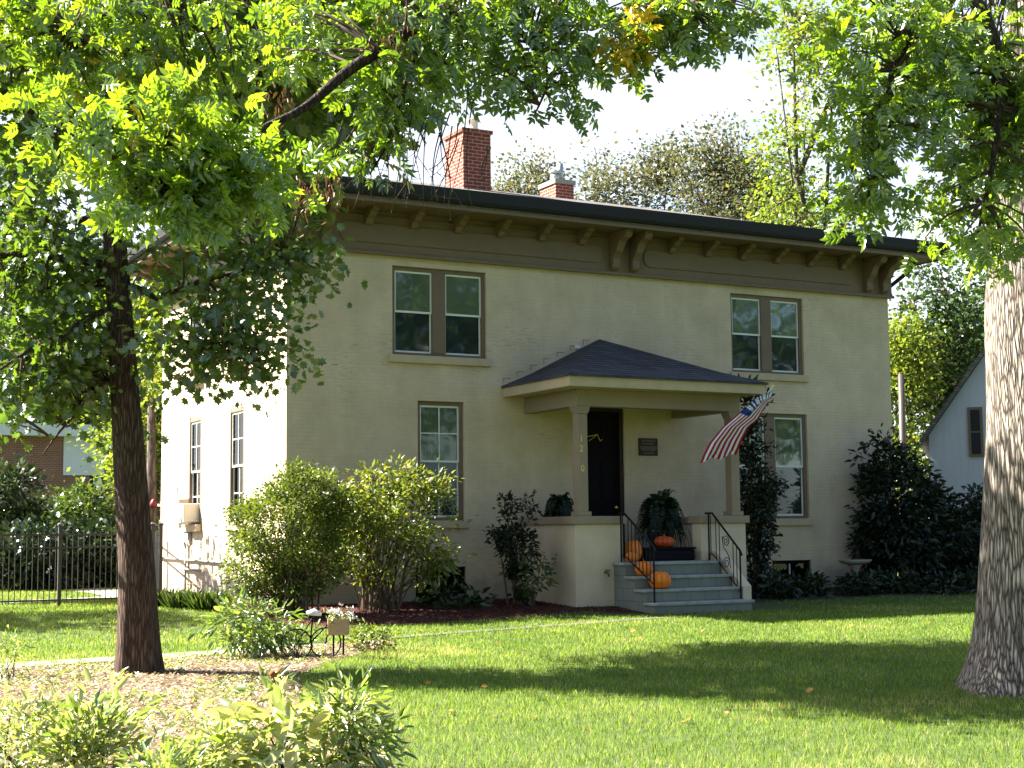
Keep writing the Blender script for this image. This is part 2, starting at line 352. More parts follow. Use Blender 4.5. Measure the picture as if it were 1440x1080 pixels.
def shinglemat(name, c1, c2):
    m, t, o = new_mat(name); p = nd(t, 'ShaderNodeBsdfPrincipled', Roughness=.9); p.inputs['Specular IOR Level'].default_value = .2
    tc = nd(t, 'ShaderNodeTexCoord'); sp = nd(t, 'ShaderNodeSeparateXYZ'); t.links.new(tc.outputs['Object'], sp.inputs[0])
    ad = nd(t, 'ShaderNodeMath', operation='ADD'); t.links.new(sp.outputs[0], ad.inputs[0]); t.links.new(sp.outputs[1], ad.inputs[1])
    cb = nd(t, 'ShaderNodeCombineXYZ'); t.links.new(ad.outputs[0], cb.inputs[0]); t.links.new(sp.outputs[2], cb.inputs[1])
    br = nd(t, 'ShaderNodeTexBrick', Scale=1.0); br.inputs['Brick Width'].default_value = .28; br.inputs['Row Height'].default_value = .062
    br.inputs['Mortar Size'].default_value = .007; br.inputs['Bias'].default_value = 0
    br.inputs['Color1'].default_value = (*c1, 1); br.inputs['Color2'].default_value = (*c2, 1); br.inputs['Mortar'].default_value = (c1[0] * .3, c1[1] * .3, c1[2] * .3, 1)
    t.links.new(cb.outputs[0], br.inputs['Vector']); 
    n2 = nd(t, 'ShaderNodeTexNoise', Scale=60.0, Detail=3.0); t.links.new(tc.outputs['Object'], n2.inputs['Vector'])
    r2 = ramp(t, [(.3, (.6, .6, .6)), (.7, (1.3, 1.3, 1.3))]); t.links.new(n2.outputs['Fac'], r2.inputs[0])
    mu = nd(t, 'ShaderNodeMix', data_type='RGBA', blend_type='MULTIPLY'); mu.inputs[0].default_value = 1; t.links.new(br.outputs[0], mu.inputs[6]); t.links.new(r2.outputs[0], mu.inputs[7])
    t.links.new(mu.outputs[2], p.inputs['Base Color'])
    b = nd(t, 'ShaderNodeBump', Strength=.6, Distance=.01, invert=True); t.links.new(br.outputs['Fac'], b.inputs['Height']); t.links.new(b.outputs[0], p.inputs['Normal'])
    t.links.new(p.outputs[0], o.inputs[0]); return m
def glassmat(name, tint=(.75, .8, .8), refl=.0):
    m, t, o = new_mat(name)
    tr = nd(t, 'ShaderNodeBsdfTransparent'); tr.inputs[0].default_value = (*tint, 1); gl = nd(t, 'ShaderNodeBsdfGlossy', Roughness=.03)
    tc = nd(t, 'ShaderNodeTexCoord'); nz = nd(t, 'ShaderNodeTexNoise', Scale=1.6, Detail=1.0); t.links.new(tc.outputs['Object'], nz.inputs['Vector'])
    b = nd(t, 'ShaderNodeBump', Strength=.05, Distance=.05); t.links.new(nz.outputs['Fac'], b.inputs['Height']); t.links.new(b.outputs[0], gl.inputs['Normal'])
    fr = nd(t, 'ShaderNodeFresnel', IOR=1.5); ma = nd(t, 'ShaderNodeMath', operation='ADD'); ma.inputs[1].default_value = refl * .5; t.links.new(fr.outputs[0], ma.inputs[0])
    mx = nd(t, 'ShaderNodeMixShader'); t.links.new(ma.outputs[0], mx.inputs[0]); t.links.new(tr.outputs[0], mx.inputs[1]); t.links.new(gl.outputs[0], mx.inputs[2])
    t.links.new(mx.outputs[0], o.inputs[0]); return m

CREAM = (.66, .525, .385)
M = {}
M['wall'] = brickmat('painted_brick', CREAM, (.635, .505, .37), (.62, .492, .36), ms=.009, bump=.34, painted=True)
M['brick'] = brickmat('red_brick', (.30, .060, .035), (.22, .045, .03), (.42, .30, .24), bw=.22, bh=.078, ms=.012, bump=.8)
M['farbrick'] = brickmat('far_brick', (.26, .11, .075), (.20, .085, .06), (.34, .25, .2), bump=.4)
M['plaster'] = plain('painted_render', (.60, .475, .345), .85, .14, 1.5, .15, 60)
M['trim'] = plain('tan_trim_paint', (.170, .115, .072), .6, .12, 2.0, .08, 30)
M['porchtrim'] = plain('porch_trim_paint', (.28, .21, .145), .6, .08, 2.0, .05, 30)  # one even tan for porch posts, beam and wall caps
M['sill'] = plain('sill_paint', (.48, .375, .245), .75, .10, 4, .1, 40)
M['white'] = plain('white_sash_paint', (.74, .74, .70), .5, .05, 5)
M['gutter'] = plain('dark_gutter_metal', (.010, .010, .014), .7, .2, 3)
M['roof'] = shinglemat('main_shingles', (.13, .115, .105), (.18, .16, .145))
M['porchroof'] = shinglemat('porch_shingles', (.050, .050, .058), (.088, .086, .095))
M['door'] = plain('dark_door_paint', (.005, .0035, .006), .7, .2, 5, spec=.12)
M['iron'] = plain('black_iron', (.006, .006, .007), .6, .2, 8, spec=.2)
M['fencemetal'] = plain('bronze_fence_metal', (.05, .042, .038), .5, .1, 8)
M['stone'] = brickmat('step_stone', (.225, .23, .205), (.20, .205, .185), (.14, .14, .125), bw=.31, bh=.225, ms=.008, bump=.3)
M['tread'] = plain('tread_stone', (.28, .295, .275), .8, .3, 5, .25, 40)
M['concrete'] = plain('concrete', (.30, .28, .24), .9, .25, 2.5, .25, 60)
M['dullstone'] = plain('dull_stone', (.10, .092, .075), .95, .5, 4, .3, 40)
M['glass'] = glassmat('window_glass')
M['glassdark'] = glassmat('window_glass_dim', (.35, .38, .40), .02)
M['screen'] = glassmat('screened_glass', (.62, .66, .68), -.02)
M['blind'] = plain('pale_blind', (.72, .70, .50), .9, .12, 3)
M['curtain'] = plain('curtain', (.62, .60, .42), .9, .35, 7, stretch=(3, 3, .3))
M['shade'] = plain('grey_backing', (.30, .33, .33), .9, .25, 3)  # grey of the backing sheet added behind the lower panes
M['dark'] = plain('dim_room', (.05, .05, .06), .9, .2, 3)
M['gold'] = plain('brass', (.85, .60, .10), .45, .1, 9)
M['bronze'] = plain('bronze_plaque', (.022, .014, .010), .45, .2, 12, metal=.3)
M['bronze2'] = plain('bronze_raised', (.13, .09, .065), .45, .2, 12, metal=.3)
M['pumpkin'] = plain('pumpkin_skin', (.75, .20, .012), .45, .18, 9, .05, 30, stretch=(3, 3, .6))
M['redpumpkin'] = plain('red_pumpkin_skin', (.50, .075, .012), .45, .18, 9, stretch=(3, 3, .6))
M['stem'] = plain('dry_stem', (.20, .17, .07), .9, .3, 20)
M['black'] = plain('black_trunk_paint', (.006, .005, .008), .8, .3, 6, spec=.12)
M['metal'] = plain('galvanised', (.45, .46, .46), .4, .1, 6, metal=.6)
M['pipe'] = plain('pipe_paint', (.34, .33, .31), .6, .1, 6)
M['acwhite'] = plain('ac_casing', (.62, .58, .50), .5, .05, 6)
M['siding'] = plain('grey_white_siding', (.50, .51, .55), .7, .08, 2, stretch=(6, 6, .4))
M['farwhite'] = plain('far_white_panel', (.62, .66, .68), .7, .05, 2)
M['board'] = plain('old_boards', (.13, .085, .055), .9, .25, 2, .2, 20, stretch=(6, 6, .5))
M['wood'] = plain('planter_wood', (.42, .28, .16), .8, .2, 6, stretch=(1, 1, 6))
M['terracotta'] = plain('planter_clay', (.012, .01, .011), .8, .2, 6)
M['bark'] = barkmat('ash_bark', (.035, .028, .023), (.50, .42, .345), 31, 3.6, .9, .05)
M['bark2'] = barkmat('brown_bark', (.03, .019, .014), (.14, .092, .068), 40, 3.4, 1.0, .03)
M['bark3'] = barkmat('far_bark', (.06, .045, .04), (.15, .12, .10), 8, 2, .5, .03)
M['darkbark'] = barkmat('dark_limb_bark', (.02, .014, .011), (.085, .06, .046), 40, 12, .8, .02)
M['twig'] = plain('twig_bark', (.07, .045, .032), .9, .3, 12)
M['stembrown'] = plain('shrub_stems', (.11, .075, .05), .9, .3, 12)
G = lambda *c: c
M['ash'] = leafmat('ash_leaf', [(0, (.038, .072, .009)), (.5, (.11, .175, .014)), (.9, (.21, .275, .024)), (.985, (.25, .28, .025)), (1, (.40, .26, .02))], .42, (1.15, 1.2, .35), .11, .3, tboost=2.0)
M['oak'] = leafmat('lobed_leaf', [(0, (.042, .075, .014)), (.6, (.085, .135, .02)), (.93, (.15, .19, .025)), (.98, (.14, .16, .02)), (1, (.25, .13, .02))], .42, (1.15, 1.2, .4), .09, tboost=1.7)
M['autumn'] = leafmat('autumn_leaf', [(0, (.065, .085, .045)), (.45, (.12, .135, .07)), (.8, (.165, .135, .07)), (1, (.21, .115, .045))], .35, (1, 1, .6), .05)
M['lime'] = leafmat('yellow_green_leaf', [(0, (.10, .16, .025)), (.6, (.19, .25, .035)), (1, (.36, .29, .03))], .5, (1, 1, .5), .04)
M['mid'] = leafmat('mid_green_leaf', [(0, (.025, .05, .014)), (.6, (.05, .09, .02)), (1, (.11, .14, .025))], .4, (1, 1, .5), .05)
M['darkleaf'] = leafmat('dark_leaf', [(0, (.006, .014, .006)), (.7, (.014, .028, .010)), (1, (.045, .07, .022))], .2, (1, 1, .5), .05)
M['bush'] = leafmat('bush_leaf', [(0, (.045, .072, .010)), (.6, (.115, .155, .018)), (1, (.28, .30, .05))], .42, (1, 1, .45), .05)
M['shrub'] = leafmat('shrub_leaf', [(0, (.075, .11, .018)), (.6, (.16, .20, .03)), (1, (.36, .30, .05))], .45, (1, 1, .45), .05)
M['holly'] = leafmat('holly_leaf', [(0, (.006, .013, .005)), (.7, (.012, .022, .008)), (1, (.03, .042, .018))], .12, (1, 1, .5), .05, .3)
M['fern'] = leafmat('fern_leaf', [(0, (.006, .016, .006)), (1, (.018, .045, .013))], .25, (1, 1, .5), .04)
M['peony'] = leafmat('border_leaf', [(0, (.06, .115, .02)), (.5, (.17, .25, .04)), (1, (.46, .46, .20))], .42, (1, 1, .5), .14, .28)
M['grass'] = leafmat('grass_blade', [(0, (.075, .135, .020)), (.6, (.17, .25, .050)), (.9, (.27, .32, .095)), (1, (.42, .36, .17))], .45, (1, 1.0, .5), .0, tboost=1.6)
M['litter'] = leafmat('straw_litter', [(0, (.13, .085, .055)), (.5, (.33, .24, .145)), (1, (.66, .55, .38))], .15, (1, 1, .8), .02)
M['redmulch'] = leafmat('red_mulch_chip', [(0, (.045, .013, .010)), (.6, (.10, .028, .019)), (1, (.16, .055, .033))], .05, (1, 1, 1), .02)
M['fallen'] = leafmat('fallen_leaf', [(0, (.35, .12, .03)), (.5, (.48, .24, .06)), (1, (.6, .45, .22))], .3, (1, 1, .8), .04)
M['seed'] = leafmat('brown_seed', [(0, (.12, .055, .022)), (1, (.24, .12, .045))], .2, (1, 1, .8), .03)
M['petalw'] = plain('white_petal', (.85, .78, .78), .7, .15, 20)
M['petaly'] = plain('yellow_petal', (.85, .50, .02), .7, .1, 20)
M['conehead'] = plain('dried_cone', (.20, .06, .015), .9, .3, 60)
M['red'] = plain('red_plastic', (.16, .012, .016), .5, .1, 9)
M['cane'] = plain('dead_vine', (.19, .12, .08), .9, .3, 12)

# ------------------------------------------------------------------ the setting
def sheet(name, xs, ys, mat, dz=0.0, kind='structure'):
    nx, ny = len(xs), len(ys); v = []; f = []
    for y in ys:
        for x in xs: v.append((x, y, float(gz(x, y)) + dz))
    for j in range(ny - 1):
        for i in range(nx - 1): a = j * nx + i; f.append((a, a + 1, a + nx + 1, a + nx))
    me = bpy.data.meshes.new(name); me.from_pydata(v, [], f); me.update()
    return tag(link(name, me, mat), kind=kind)
lawn_m = plain('lawn_soil', (.050, .072, .016), .95, .4, 9, .4, 60)
sheet('lawn', [-900, -300, -120, -60] + list(range(-30, 31, 2)) + [60, 120, 300, 900],
      [-400, -150, -60, -40] + [y * .5 for y in range(-60, 9)] + [6, 9, 13, 20, 40, 80, 160, 400, 900], lawn_m)
def strip(name, cl, hw, mat, dz=.004, kind='structure', n=40):
    """flat strip draped on the ground along a smooth centre line"""
    P = [Vector((x, y, 0)) for x, y in cl]; pts = []
    for i in range(len(P) - 1):
        p0 = P[max(i - 1, 0)]; p1 = P[i]; p2 = P[i + 1]; p3 = P[min(i + 2, len(P) - 1)]
        for k in range(8):
            t = k / 8
            pts.append(.5 * ((2 * p1) + (p2 - p0) * t + (2 * p0 - 5 * p1 + 4 * p2 - p3) * t * t + (3 * p1 - p0 - 3 * p2 + p3) * t ** 3))
    pts.append(P[-1]); v = []; f = []
    for i, p in enumerate(pts):
        t = (pts[min(i + 1, len(pts) - 1)] - pts[max(i - 1, 0)]).normalized(); nn = Vector((-t.y, t.x, 0))
        for s_ in (-1, -.4, .4, 1): q = p + nn * hw * s_; v.append((q.x, q.y, float(gz(q.x, q.y)) + dz))
    for i in range(len(pts) - 1):
        for k in range(3): a = i * 4 + k; f.append((a, a + 1, a + 5, a + 4))
    me = bpy.data.meshes.new(name); me.from_pydata(v, [], f); me.update()
    o = tag(link(name, me, mat), kind=kind)
    return o, [(p.x, p.y) for p in pts]
PATH, path_line = strip('concrete_path', [(-14, -8.2), (-9, -7.7), (-6.1, -7.2), (-3.1, -6.75), (-2.2, -6.5)], .30, M['concrete'], .012)
PATH3, path_line3 = strip('stone_path', [(-2.2, -6.48), (-.2, -5.6), (2.9, -4.75), (5.0, -4.2), (6.3, -4.0)], .15, M['dullstone'], .012)
PATH2, path_line2 = strip('side_path', [(-30, 4.3), (-8, 5.1), (-2, 5.9), (-.9, 8), (-1, 14)], .55, M['concrete'], .012)
path_line, path_line2 = np.array(path_line + path_line3), np.array(path_line2)
def on_path(x, y, m=.12):
    a = np.min(np.hypot(x[:, None] - path_line[None, :, 0], y[:, None] - path_line[None, :, 1]), 1) < m
    return a | (np.min(np.hypot(x[:, None] - path_line2[None, :, 0], y[:, None] - path_line2[None, :, 1]), 1) < .55)
def poly_sheet(name, pts, mat, dz, step=.35):
    """bed: triangulated fan grid of a polygon draped on the ground"""
    import bmesh
    bm = bmesh.new(); vs = [bm.verts.new((x, y, 0)) for x, y in pts]; bm.faces.new(vs)
    bmesh.ops.triangulate(bm, faces=bm.faces)
    for _ in range(5):
        e = [e for e in bm.edges if e.calc_length() > step]
        if e: bmesh.ops.subdivide_edges(bm, edges=e, cuts=1, use_grid_fill=False)
        bmesh.ops.triangulate(bm, faces=bm.faces)
    for v in bm.verts: v.co.z = float(gz(v.co.x, v.co.y)) + dz
    me = bpy.data.meshes.new(name); bm.to_mesh(me); bm.free()
    return tag(link(name, me, mat), kind='structure')
def inside(poly, x, y):
    r = np.zeros(len(x), bool); n = len(poly)
    for i in range(n):
        (x1, y1), (x2, y2) = poly[i], poly[(i + 1) % n]
        c = ((y1 > y) != (y2 > y)) & (x < (x2 - x1) * (y - y1) / ((y2 - y1) or 1e-9) + x1)
        r ^= c
    return r
gp = lambda u, v: tuple(ground(u, v)[:2])
BED = [gp(-60, 942), gp(60, 940), gp(200, 930), gp(330, 921), gp(420, 912), gp(520, 900), gp(560, 905), gp(470, 930), gp(420, 950), gp(425, 985), gp(500, 1020), gp(560, 1090), gp(600, 1180), gp(-150, 1180)]
RED = [(-.9, -.05), (-1.5, -1.0), (-1.3, -2.2), (-.6, -3.2), (.8, -3.5), (2.2, -3.25), (3.8, -2.9), (4.75, -2.75), (5.5, -3.2), (5.55, -2.1), (4.75, -2.06), (4.75, -.05)]
SIDEBED = [(-.05, .0), (-.05, 8.1), (-.8, 8.0), (-1.0, 5), (-1.1, 2.5), (-.9, .0)]
RBED = [(8.7, -.05), (14.5, -.05), (19, 1), (19, -2.6), (14, -2.3), (11, -2.2), (8.7, -2.3)]
soil = plain('bed_soil', (.12, .085, .06), .95, .4, 7, .5, 40)
rsoil = plain('red_mulch_soil', (.06, .02, .014), .95, .35, 14, .5, 50)
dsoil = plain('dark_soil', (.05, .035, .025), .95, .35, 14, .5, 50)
poly_sheet('garden_bed', BED, soil, .008)
poly_sheet('mulch_bed', RED, rsoil, .008)
poly_sheet('side_bed', SIDEBED, rsoil, .008)
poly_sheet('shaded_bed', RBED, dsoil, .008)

# ------------------------------------------------------------------ the house
H = thing('brick_house', 'cream painted two-storey brick house with bracketed cornice and a small front porch', 'house', (7.2, 0, 0))
W, D, ZF, ZS = 14.4, 8.2, 6.466, 7.30
def wall_front(mb, y, x0, x1, z0, z1, ops, rev, fn):
    xs = sorted({x0, x1, *[a for o in ops for a in o[:2]]}); zs = sorted({z0, z1, *[a for o in ops for a in o[2:]]})
    for i in range(len(xs) - 1):
        for j in range(len(zs) - 1):
            cx, cz = (xs[i] + xs[i + 1]) / 2, (zs[j] + zs[j + 1]) / 2
            if any(o[0] < cx < o[1] and o[2] < cz < o[3] for o in ops): continue
            mb.quad(fn(xs[i], 0, zs[j]), fn(xs[i + 1], 0, zs[j]), fn(xs[i + 1], 0, zs[j + 1]), fn(xs[i], 0, zs[j + 1]))
    for a, b, c, d in ops:
        mb.quad(fn(a, 0, c), fn(a, rev, c), fn(a, rev, d), fn(a, 0, d)); mb.quad(fn(b, 0, c), fn(b, 0, d), fn(b, rev, d), fn(b, rev, c))
        mb.quad(fn(a, 0, c), fn(b, 0, c), fn(b, rev, c), fn(a, rev, c)); mb.quad(fn(a, 0, d), fn(a, rev, d), fn(b, rev, d), fn(b, 0, d))
FR = lambda x, d, z: (x, d, z)                 # front wall: x along, d inwards
SDW = lambda y, d, z: (d - .06, y, z)           # its windows sit nearer the face
SD = lambda y, d, z: (d, y, z)                 # left side wall: y along, d inwards
front_ops = [(2.092, 4.085, 4.602, 6.30), (9.968, 11.925, 4.602, 6.30), (2.607, 3.585, 1.491, 3.75), (9.99, 11.951, 1.491, 3.75),
             (6.20, 7.217, .69, 3.75), (2.55, 3.60, -.06, .62), (10.9, 11.95, -.04, .60)]
side_ops = [(5.13, 6.03, 1.491, 3.75), (2.33, 3.244, 1.491, 3.75), (5.13, 6.03, 4.602, 6.30), (2.33, 3.244, 4.602, 6.30)]
mb = MB(); wall_front(mb, 0, 0, W, -.4, 7.31, front_ops, .22, FR)
wall_front(mb, 0, 0, D, -.4, 7.31, side_ops, .22, SD)
mb.quad((W, 0, -.4), (W, D, -.4), (W, D, 7.31), (W, 0, 7.31)); mb.quad((0, D, -.4), (W, D, -.4), (W, D, 7.31), (0, D, 7.31))
wall = mb.build('wall', M['wall'], H)
# inner shell: dim rooms behind the panes
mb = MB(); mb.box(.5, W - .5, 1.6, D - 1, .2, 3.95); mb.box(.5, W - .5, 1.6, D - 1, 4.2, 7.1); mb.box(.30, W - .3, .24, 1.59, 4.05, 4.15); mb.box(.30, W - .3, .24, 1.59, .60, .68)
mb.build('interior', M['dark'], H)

def window(fn, a, b, z0, z1, pair=False, mull=.28, parts=('blind', 'dark'), muntin=False, sill=True, sgn=1):
    """double-hung: window = the tan outer frame; sash, pane, blind, sill are sub-parts"""
    def bx(m, p0, p1, d0, d1, q0, q1):
        A, B = fn(p0, d0, q0), fn(p1, d1, q1)
        m.box(min(A[0], B[0]), max(A[0], B[0]), min(A[1], B[1]), max(A[1], B[1]), q0, q1)
    fw = .075; m = MB()
    bx(m, a, a + fw, .055, .17, z0, z1); bx(m, b - fw, b, .055, .17, z0, z1)
    bx(m, a + fw, b - fw, .058, .17, z1 - fw, z1); bx(m, a + fw, b - fw, .058, .17, z0, z0 + fw * .8)
    lights = [(a + fw, b - fw)]
    if pair:
        c = (a + b) / 2; bx(m, c - mull / 2, c + mull / 2, .05, .165, z0 + fw * .8, z1 - fw)
        lights = [(a + fw, c - mull / 2), (c + mull / 2, b - fw)]
    win = m.build('window', M['trim'], H, bevel=.006)
    zb, zt = z0 + fw * .8, z1 - fw; zm = (zb + zt) / 2
    for (p, q) in lights:
        s_ = MB(); sw = .032
        for (e0, e1, dd) in ((zm - .02, zt, .085), (zb, zm + .02, .115)):
            bx(s_, p, p + sw, dd, dd + .03, e0, e1); bx(s_, q - sw, q, dd, dd + .03, e0, e1)
            bx(s_, p + sw, q - sw, dd + .001, dd + .03, e1 - sw * 1.2, e1); bx(s_, p + sw, q - sw, dd + .001, dd + .03, e0, e0 + sw * 1.2)
        if muntin:
            mc = (p + q) / 2
            bx(s_, mc - .011, mc + .011, .088, .11, zm + .02, zt - sw); zq = (zm + zt) / 2
            for j, (e0, e1) in enumerate(((p + sw, mc - .011), (mc + .011, q - sw))): bx(s_, e0, e1, .089, .109, zq - .011, zq + .011)
            bx(s_, mc - .011, mc + .011, .118, .14, zb + sw, zm - .02)
            for j, (e0, e1) in enumerate(((p + sw, mc - .011), (mc + .011, q - sw))): bx(s_, e0, e1, .119, .139, (zb + zm) / 2 - .011, (zb + zm) / 2 + .011)
        s_.build('sash', M['white'], win)
        g = MB(); bx(g, p + .01, q - .01, .100, .104, zm, zt); g.build('pane', M['glass'], win)
        g = MB(); bx(g, p + .01, q - .01, .130, .134, zb, zm); g.build('pane', M['screen'], win)
        bl = MB()
        if fn is SDW:
            bx(bl, p, q, .137, .14, zb, zt); bl.build('blind', M['acwhite'], win)  # pale curtain, run full height to stand in for bright reflections too
        elif parts[0]:
            e1 = zt; e0 = zm - .02 + (zt - zm) * (0 if parts[0] == 'blind' else 0)
            n = 28 if parts[0] == 'blind' else 1
            if parts[0] == 'curtain':
                K = 26
                for k in range(K):
                    x0_, x1_ = p + (q - p) * k / K, p + (q - p) * (k + 1) / K
                    d0, d1 = .14 + .02 * math.sin(k * 1.7), .14 + .02 * math.sin((k + 1) * 1.7)
                    A, B = fn(x0_, d0, e0), fn(x1_, d1, e0)
                    bl.quad(A, B, (B[0], B[1], e1), (A[0], A[1], e1))
                bl.build('curtain', M['curtain'], win)
            else:
                bx(bl, p + .012, q - .012, .108, .111, e0, e1); bl.build('blind', M['blind'], win)
            lo = MB(); bx(lo, p + .03, q - .05, .142, .145, zb, e0 - .004); lo.build('lower_backing', M['shade'], win)  # grey sheet added behind the lower panes to lift their dark tone
    if sill:
        s2 = MB(); bx(s2, a - .07, b + .07, -.075, .054, z0 - .15, z0); s2.build('sill', M['sill'], win, bevel=.012)
    return win
wins = [window(FR, *front_ops[0], pair=True), window(FR, *front_ops[1], pair=True),
        window(FR, *front_ops[2], parts=('curtain', 0), muntin=True), window(FR, *front_ops[3], pair=True, parts=('curtain', 0)),
        window(SDW, *side_ops[0], muntin=True), window(SDW, *side_ops[1], muntin=True), window(SDW, *side_ops[2]), window(SDW, *side_ops[3])]
# basement windows
for (a, b, c, d_) in front_ops[5:]:
    m = MB(); m.box(a, a + .07, .05, .16, c, d_); m.box(b - .07, b, .05, .16, c, d_); m.box(a + .07, b - .07, .052, .16, d_ - .07, d_)
    wn = m.build('basement_window', M['door'], H); wn['label'] = 'low dark basement window'
    MB().box((a + b) / 2 - .012, (a + b) / 2 + .012, .07, .10, c, d_ - .07).build('muntin', M['white'], wn)
    MB().box(a + .07, b - .07, .11, .114, c, d_ - .07).build('pane', M['glassdark'], wn)
    MB().box(a + .01, b - .01, .2, .219, c, d_).build('backing', M['black'], wn)
# door
a, b, c, d_ = front_ops[4]
m = MB(); m.box(a, a + .09, .04, .17, c, d_); m.box(b - .09, b, .04, .17, c, d_); m.box(a + .09, b - .09, .043, .17, d_ - .09, d_)
dr = m.build('door_frame', M['bronze'], H)
m = MB(); m.box(a + .09, b - .09, .12, .16, c, d_ - .09)
for (zz0, zz1) in ((c + .15, c + 1.0), (c + 1.15, c + 2.0), (c + 2.15, d_ - .25)):
    m.box(a + .20, (a + b) / 2 - .04, .105, .119, zz0, zz1); m.box((a + b) / 2 + .04, b - .20, .105, .119, zz0, zz1)
dl = m.build('door', M['door'], H, bevel=.006)
MB().lathe([(.005, 0), (.03, .005), (.035, .03), (.02, .05), (.004, .055)], (b - .17, .07, c + 1.02), 10).build('knob', M['gold'], dl, True)
hook = [hit_y(u, v, .09) for u, v in ((826, 614), (840, 611), (842, 616), (844, 620), (847, 618))]
MB().tube(hook, .008, 6).build('hook', M['gold'], dl, True)
hook2 = [hit_y(u, v, .09) for u, v in ((828, 620), (835, 615), (840, 611))]
MB().tube(hook2, .006, 6).build('hook', M['gold'], dl, True)

# cornice: frieze, mouldings, soffit
m = MB(); OV = .85
m.box(-.07, W + .07, -.07, -.002, ZF, ZS); m.box(-.07, -.002, -.002, D, ZF, ZS); m.box(W + .002, W + .07, -.002, D, ZF, ZS)
m.box(-.11, W + .11, -.11, -.071, ZF - .01, ZF + .055); m.box(-.11, -.071, -.07, D, ZF - .01, ZF + .055)
m.box(-.10, W + .10, -.10, -.071, 7.16, 7.20); m.box(-.10, -.071, -.07, D, 7.16, 7.20)
fr = m.build('frieze', M['trim'], H, bevel=.008)
def rrect(x0, x1, z0, z1, r=.14, n=5):
    P = []
    for cx, cz, s0 in ((x1 - r, z1 - r, 0), (x0 + r, z1 - r, 90), (x0 + r, z0 + r, 180), (x1 - r, z0 + r, 270)):
        for k in range(n): an = R(s0 + 90 * k / (n - 1)); P.append((cx + r * math.cos(an), cz + r * math.sin(an)))
    return P
for x0, x1 in ((1.0, 6.72), (7.72, 13.35)):
    o = MB().prism(rrect(x0, x1, 6.68, 7.05), lambda p, q, t: (p, t, q), -.071, -.10).build('frieze_panel', M['trim'], H, bevel=.01)
o = MB().prism(rrect(1.0, 7.2, 6.68, 7.05), lambda p, q, t: (t, p, q), -.071, -.10).build('frieze_panel', M['trim'], H, bevel=.01)
m = MB(); m.box(-OV, W + OV, -OV, D + OV, ZS, ZS + .04)
m.box(-OV - .02, W + OV + .02, -OV - .02, -OV, ZS - .02, ZS + .13); m.box(-OV - .02, -OV, -OV, D + OV, ZS - .02, ZS + .13); m.box(W + OV, W + OV + .02, -OV, D + OV, ZS - .02, ZS + .13)
m.build('soffit', M['trim'], H)
BIG = [(-.075, ZS), (-.70, ZS), (-.72, 7.21), (-.66, 7.14), (-.56, 7.12), (-.47, 7.09), (-.40, 7.0), (-.345, 6.90), (-.26, 6.83), (-.21, 6.76), (-.22, 6.66), (-.20, 6.59), (-.14, 6.55), (-.075, 6.56)]
SML = [(-.075, ZS), (-.52, ZS), (-.52, 7.22), (-.42, 7.20), (-.34, 7.13), (-.24, 7.10), (-.18, 7.01), (-.075, 6.99)]
def bracket(pts, c, wd, side):
    m = MB()
    if side == 'front': m.prism(pts, lambda p, q, t: (t, p, q), c - wd / 2, c + wd / 2)
    else: m.prism(pts, lambda p, q, t: (p, t, q), c - wd / 2, c + wd / 2)
    m.build('large_bracket' if pts is BIG else 'small_bracket', M['trim'], H, bevel=.01)
for c in (.22, .70, 6.97, 7.45, 13.70, 14.18): bracket(BIG, c, .17, 'front')
for c in (.22, .70, 7.5, 7.98): bracket(BIG, c, .17, 'side')
for k in range(6):
    bracket(SML, 1.55 + k * .93, .14, 'front'); bracket(SML, 8.38 + k * .92, .14, 'front'); bracket(SML, 1.6 + k * 1.0, .14, 'side')
# roof and gutters
E = OV + .06; zr = 7.60; rz_ = 9.02
m = MB(); A = [(-E, -E, zr), (W + E, -E, zr), (W + E, D + E, zr), (-E, D + E, zr)]; rg = [(D / 2, D / 2, rz_), (W - D / 2, D / 2, rz_)]
m.quad(A[0], A[1], rg[1], rg[0]); m.quad(A[1], A[2], rg[1]); m.quad(A[2], A[3], rg[0], rg[1]); m.quad(A[3], A[0], rg[0])
m.box(-E + .02, W + E - .02, -E + .02, D + E - .02, ZS + .05, zr - .02)
roof = m.build('roof', M['roof'], H)
prof = [(-OV - .025, 7.385), (-OV - .10, 7.39), (-OV - .14, 7.44), (-OV - .15, 7.50), (-OV - .17, 7.60), (-OV - .17, 7.645), (-OV - .025, 7.645)]
MB().prism(prof, lambda p, q, t: (t, p, q), -OV - .17, W + OV + .1).build('gutter', M['gutter'], H)
MB().prism(prof, lambda p, q, t: (p, t, q), -OV - .02, D + OV).build('gutter', M['gutter'], H)
m = MB().tube([(W + .55, -.3, 7.3), (W + .5, -.2, 7.1), (W + .16, .12, 6.75), (W + .08, .16, 6.5), (W + .062, .16, .1)], .045, 8)
m.build('downspout', M['gutter'], H, True)
# chimneys
c1 = MB().box(5.12, 5.80, 3.0, 3.88, 8.3, 9.98).box(5.08, 5.84, 2.96, 3.92, 9.98, 10.06).build('chimney', M['brick'], roof)
MB().lathe([(.16, 10.06), (.15, 10.16), (.12, 10.2), (.12, 10.32), (.15, 10.34), (.15, 10.38), (.02, 10.39)], (5.56, 3.4, 0), 12).build('chimney_pot', M['acwhite'], roof, True)
c2 = MB().box(9.2, 9.72, 6.0, 6.78, 8.2, 9.88).build('chimney', M['brick'], roof)
MB().box(9.16, 9.76, 5.96, 6.82, 9.88, 9.99).build('chimney_cap', M['concrete'], roof)
MB().tube([(9.36, 6.3, 9.99), (9.36, 6.3, 10.2)], .11, 10).tube([(9.36, 6.3, 10.2), (9.36, 6.3, 10.27)], .14, 10).build('flue', M['metal'], roof, True)
MB().tube([(9.56, 6.4, 9.99), (9.56, 6.4, 10.5)], .085, 10).build('flue', M['metal'], roof, True)
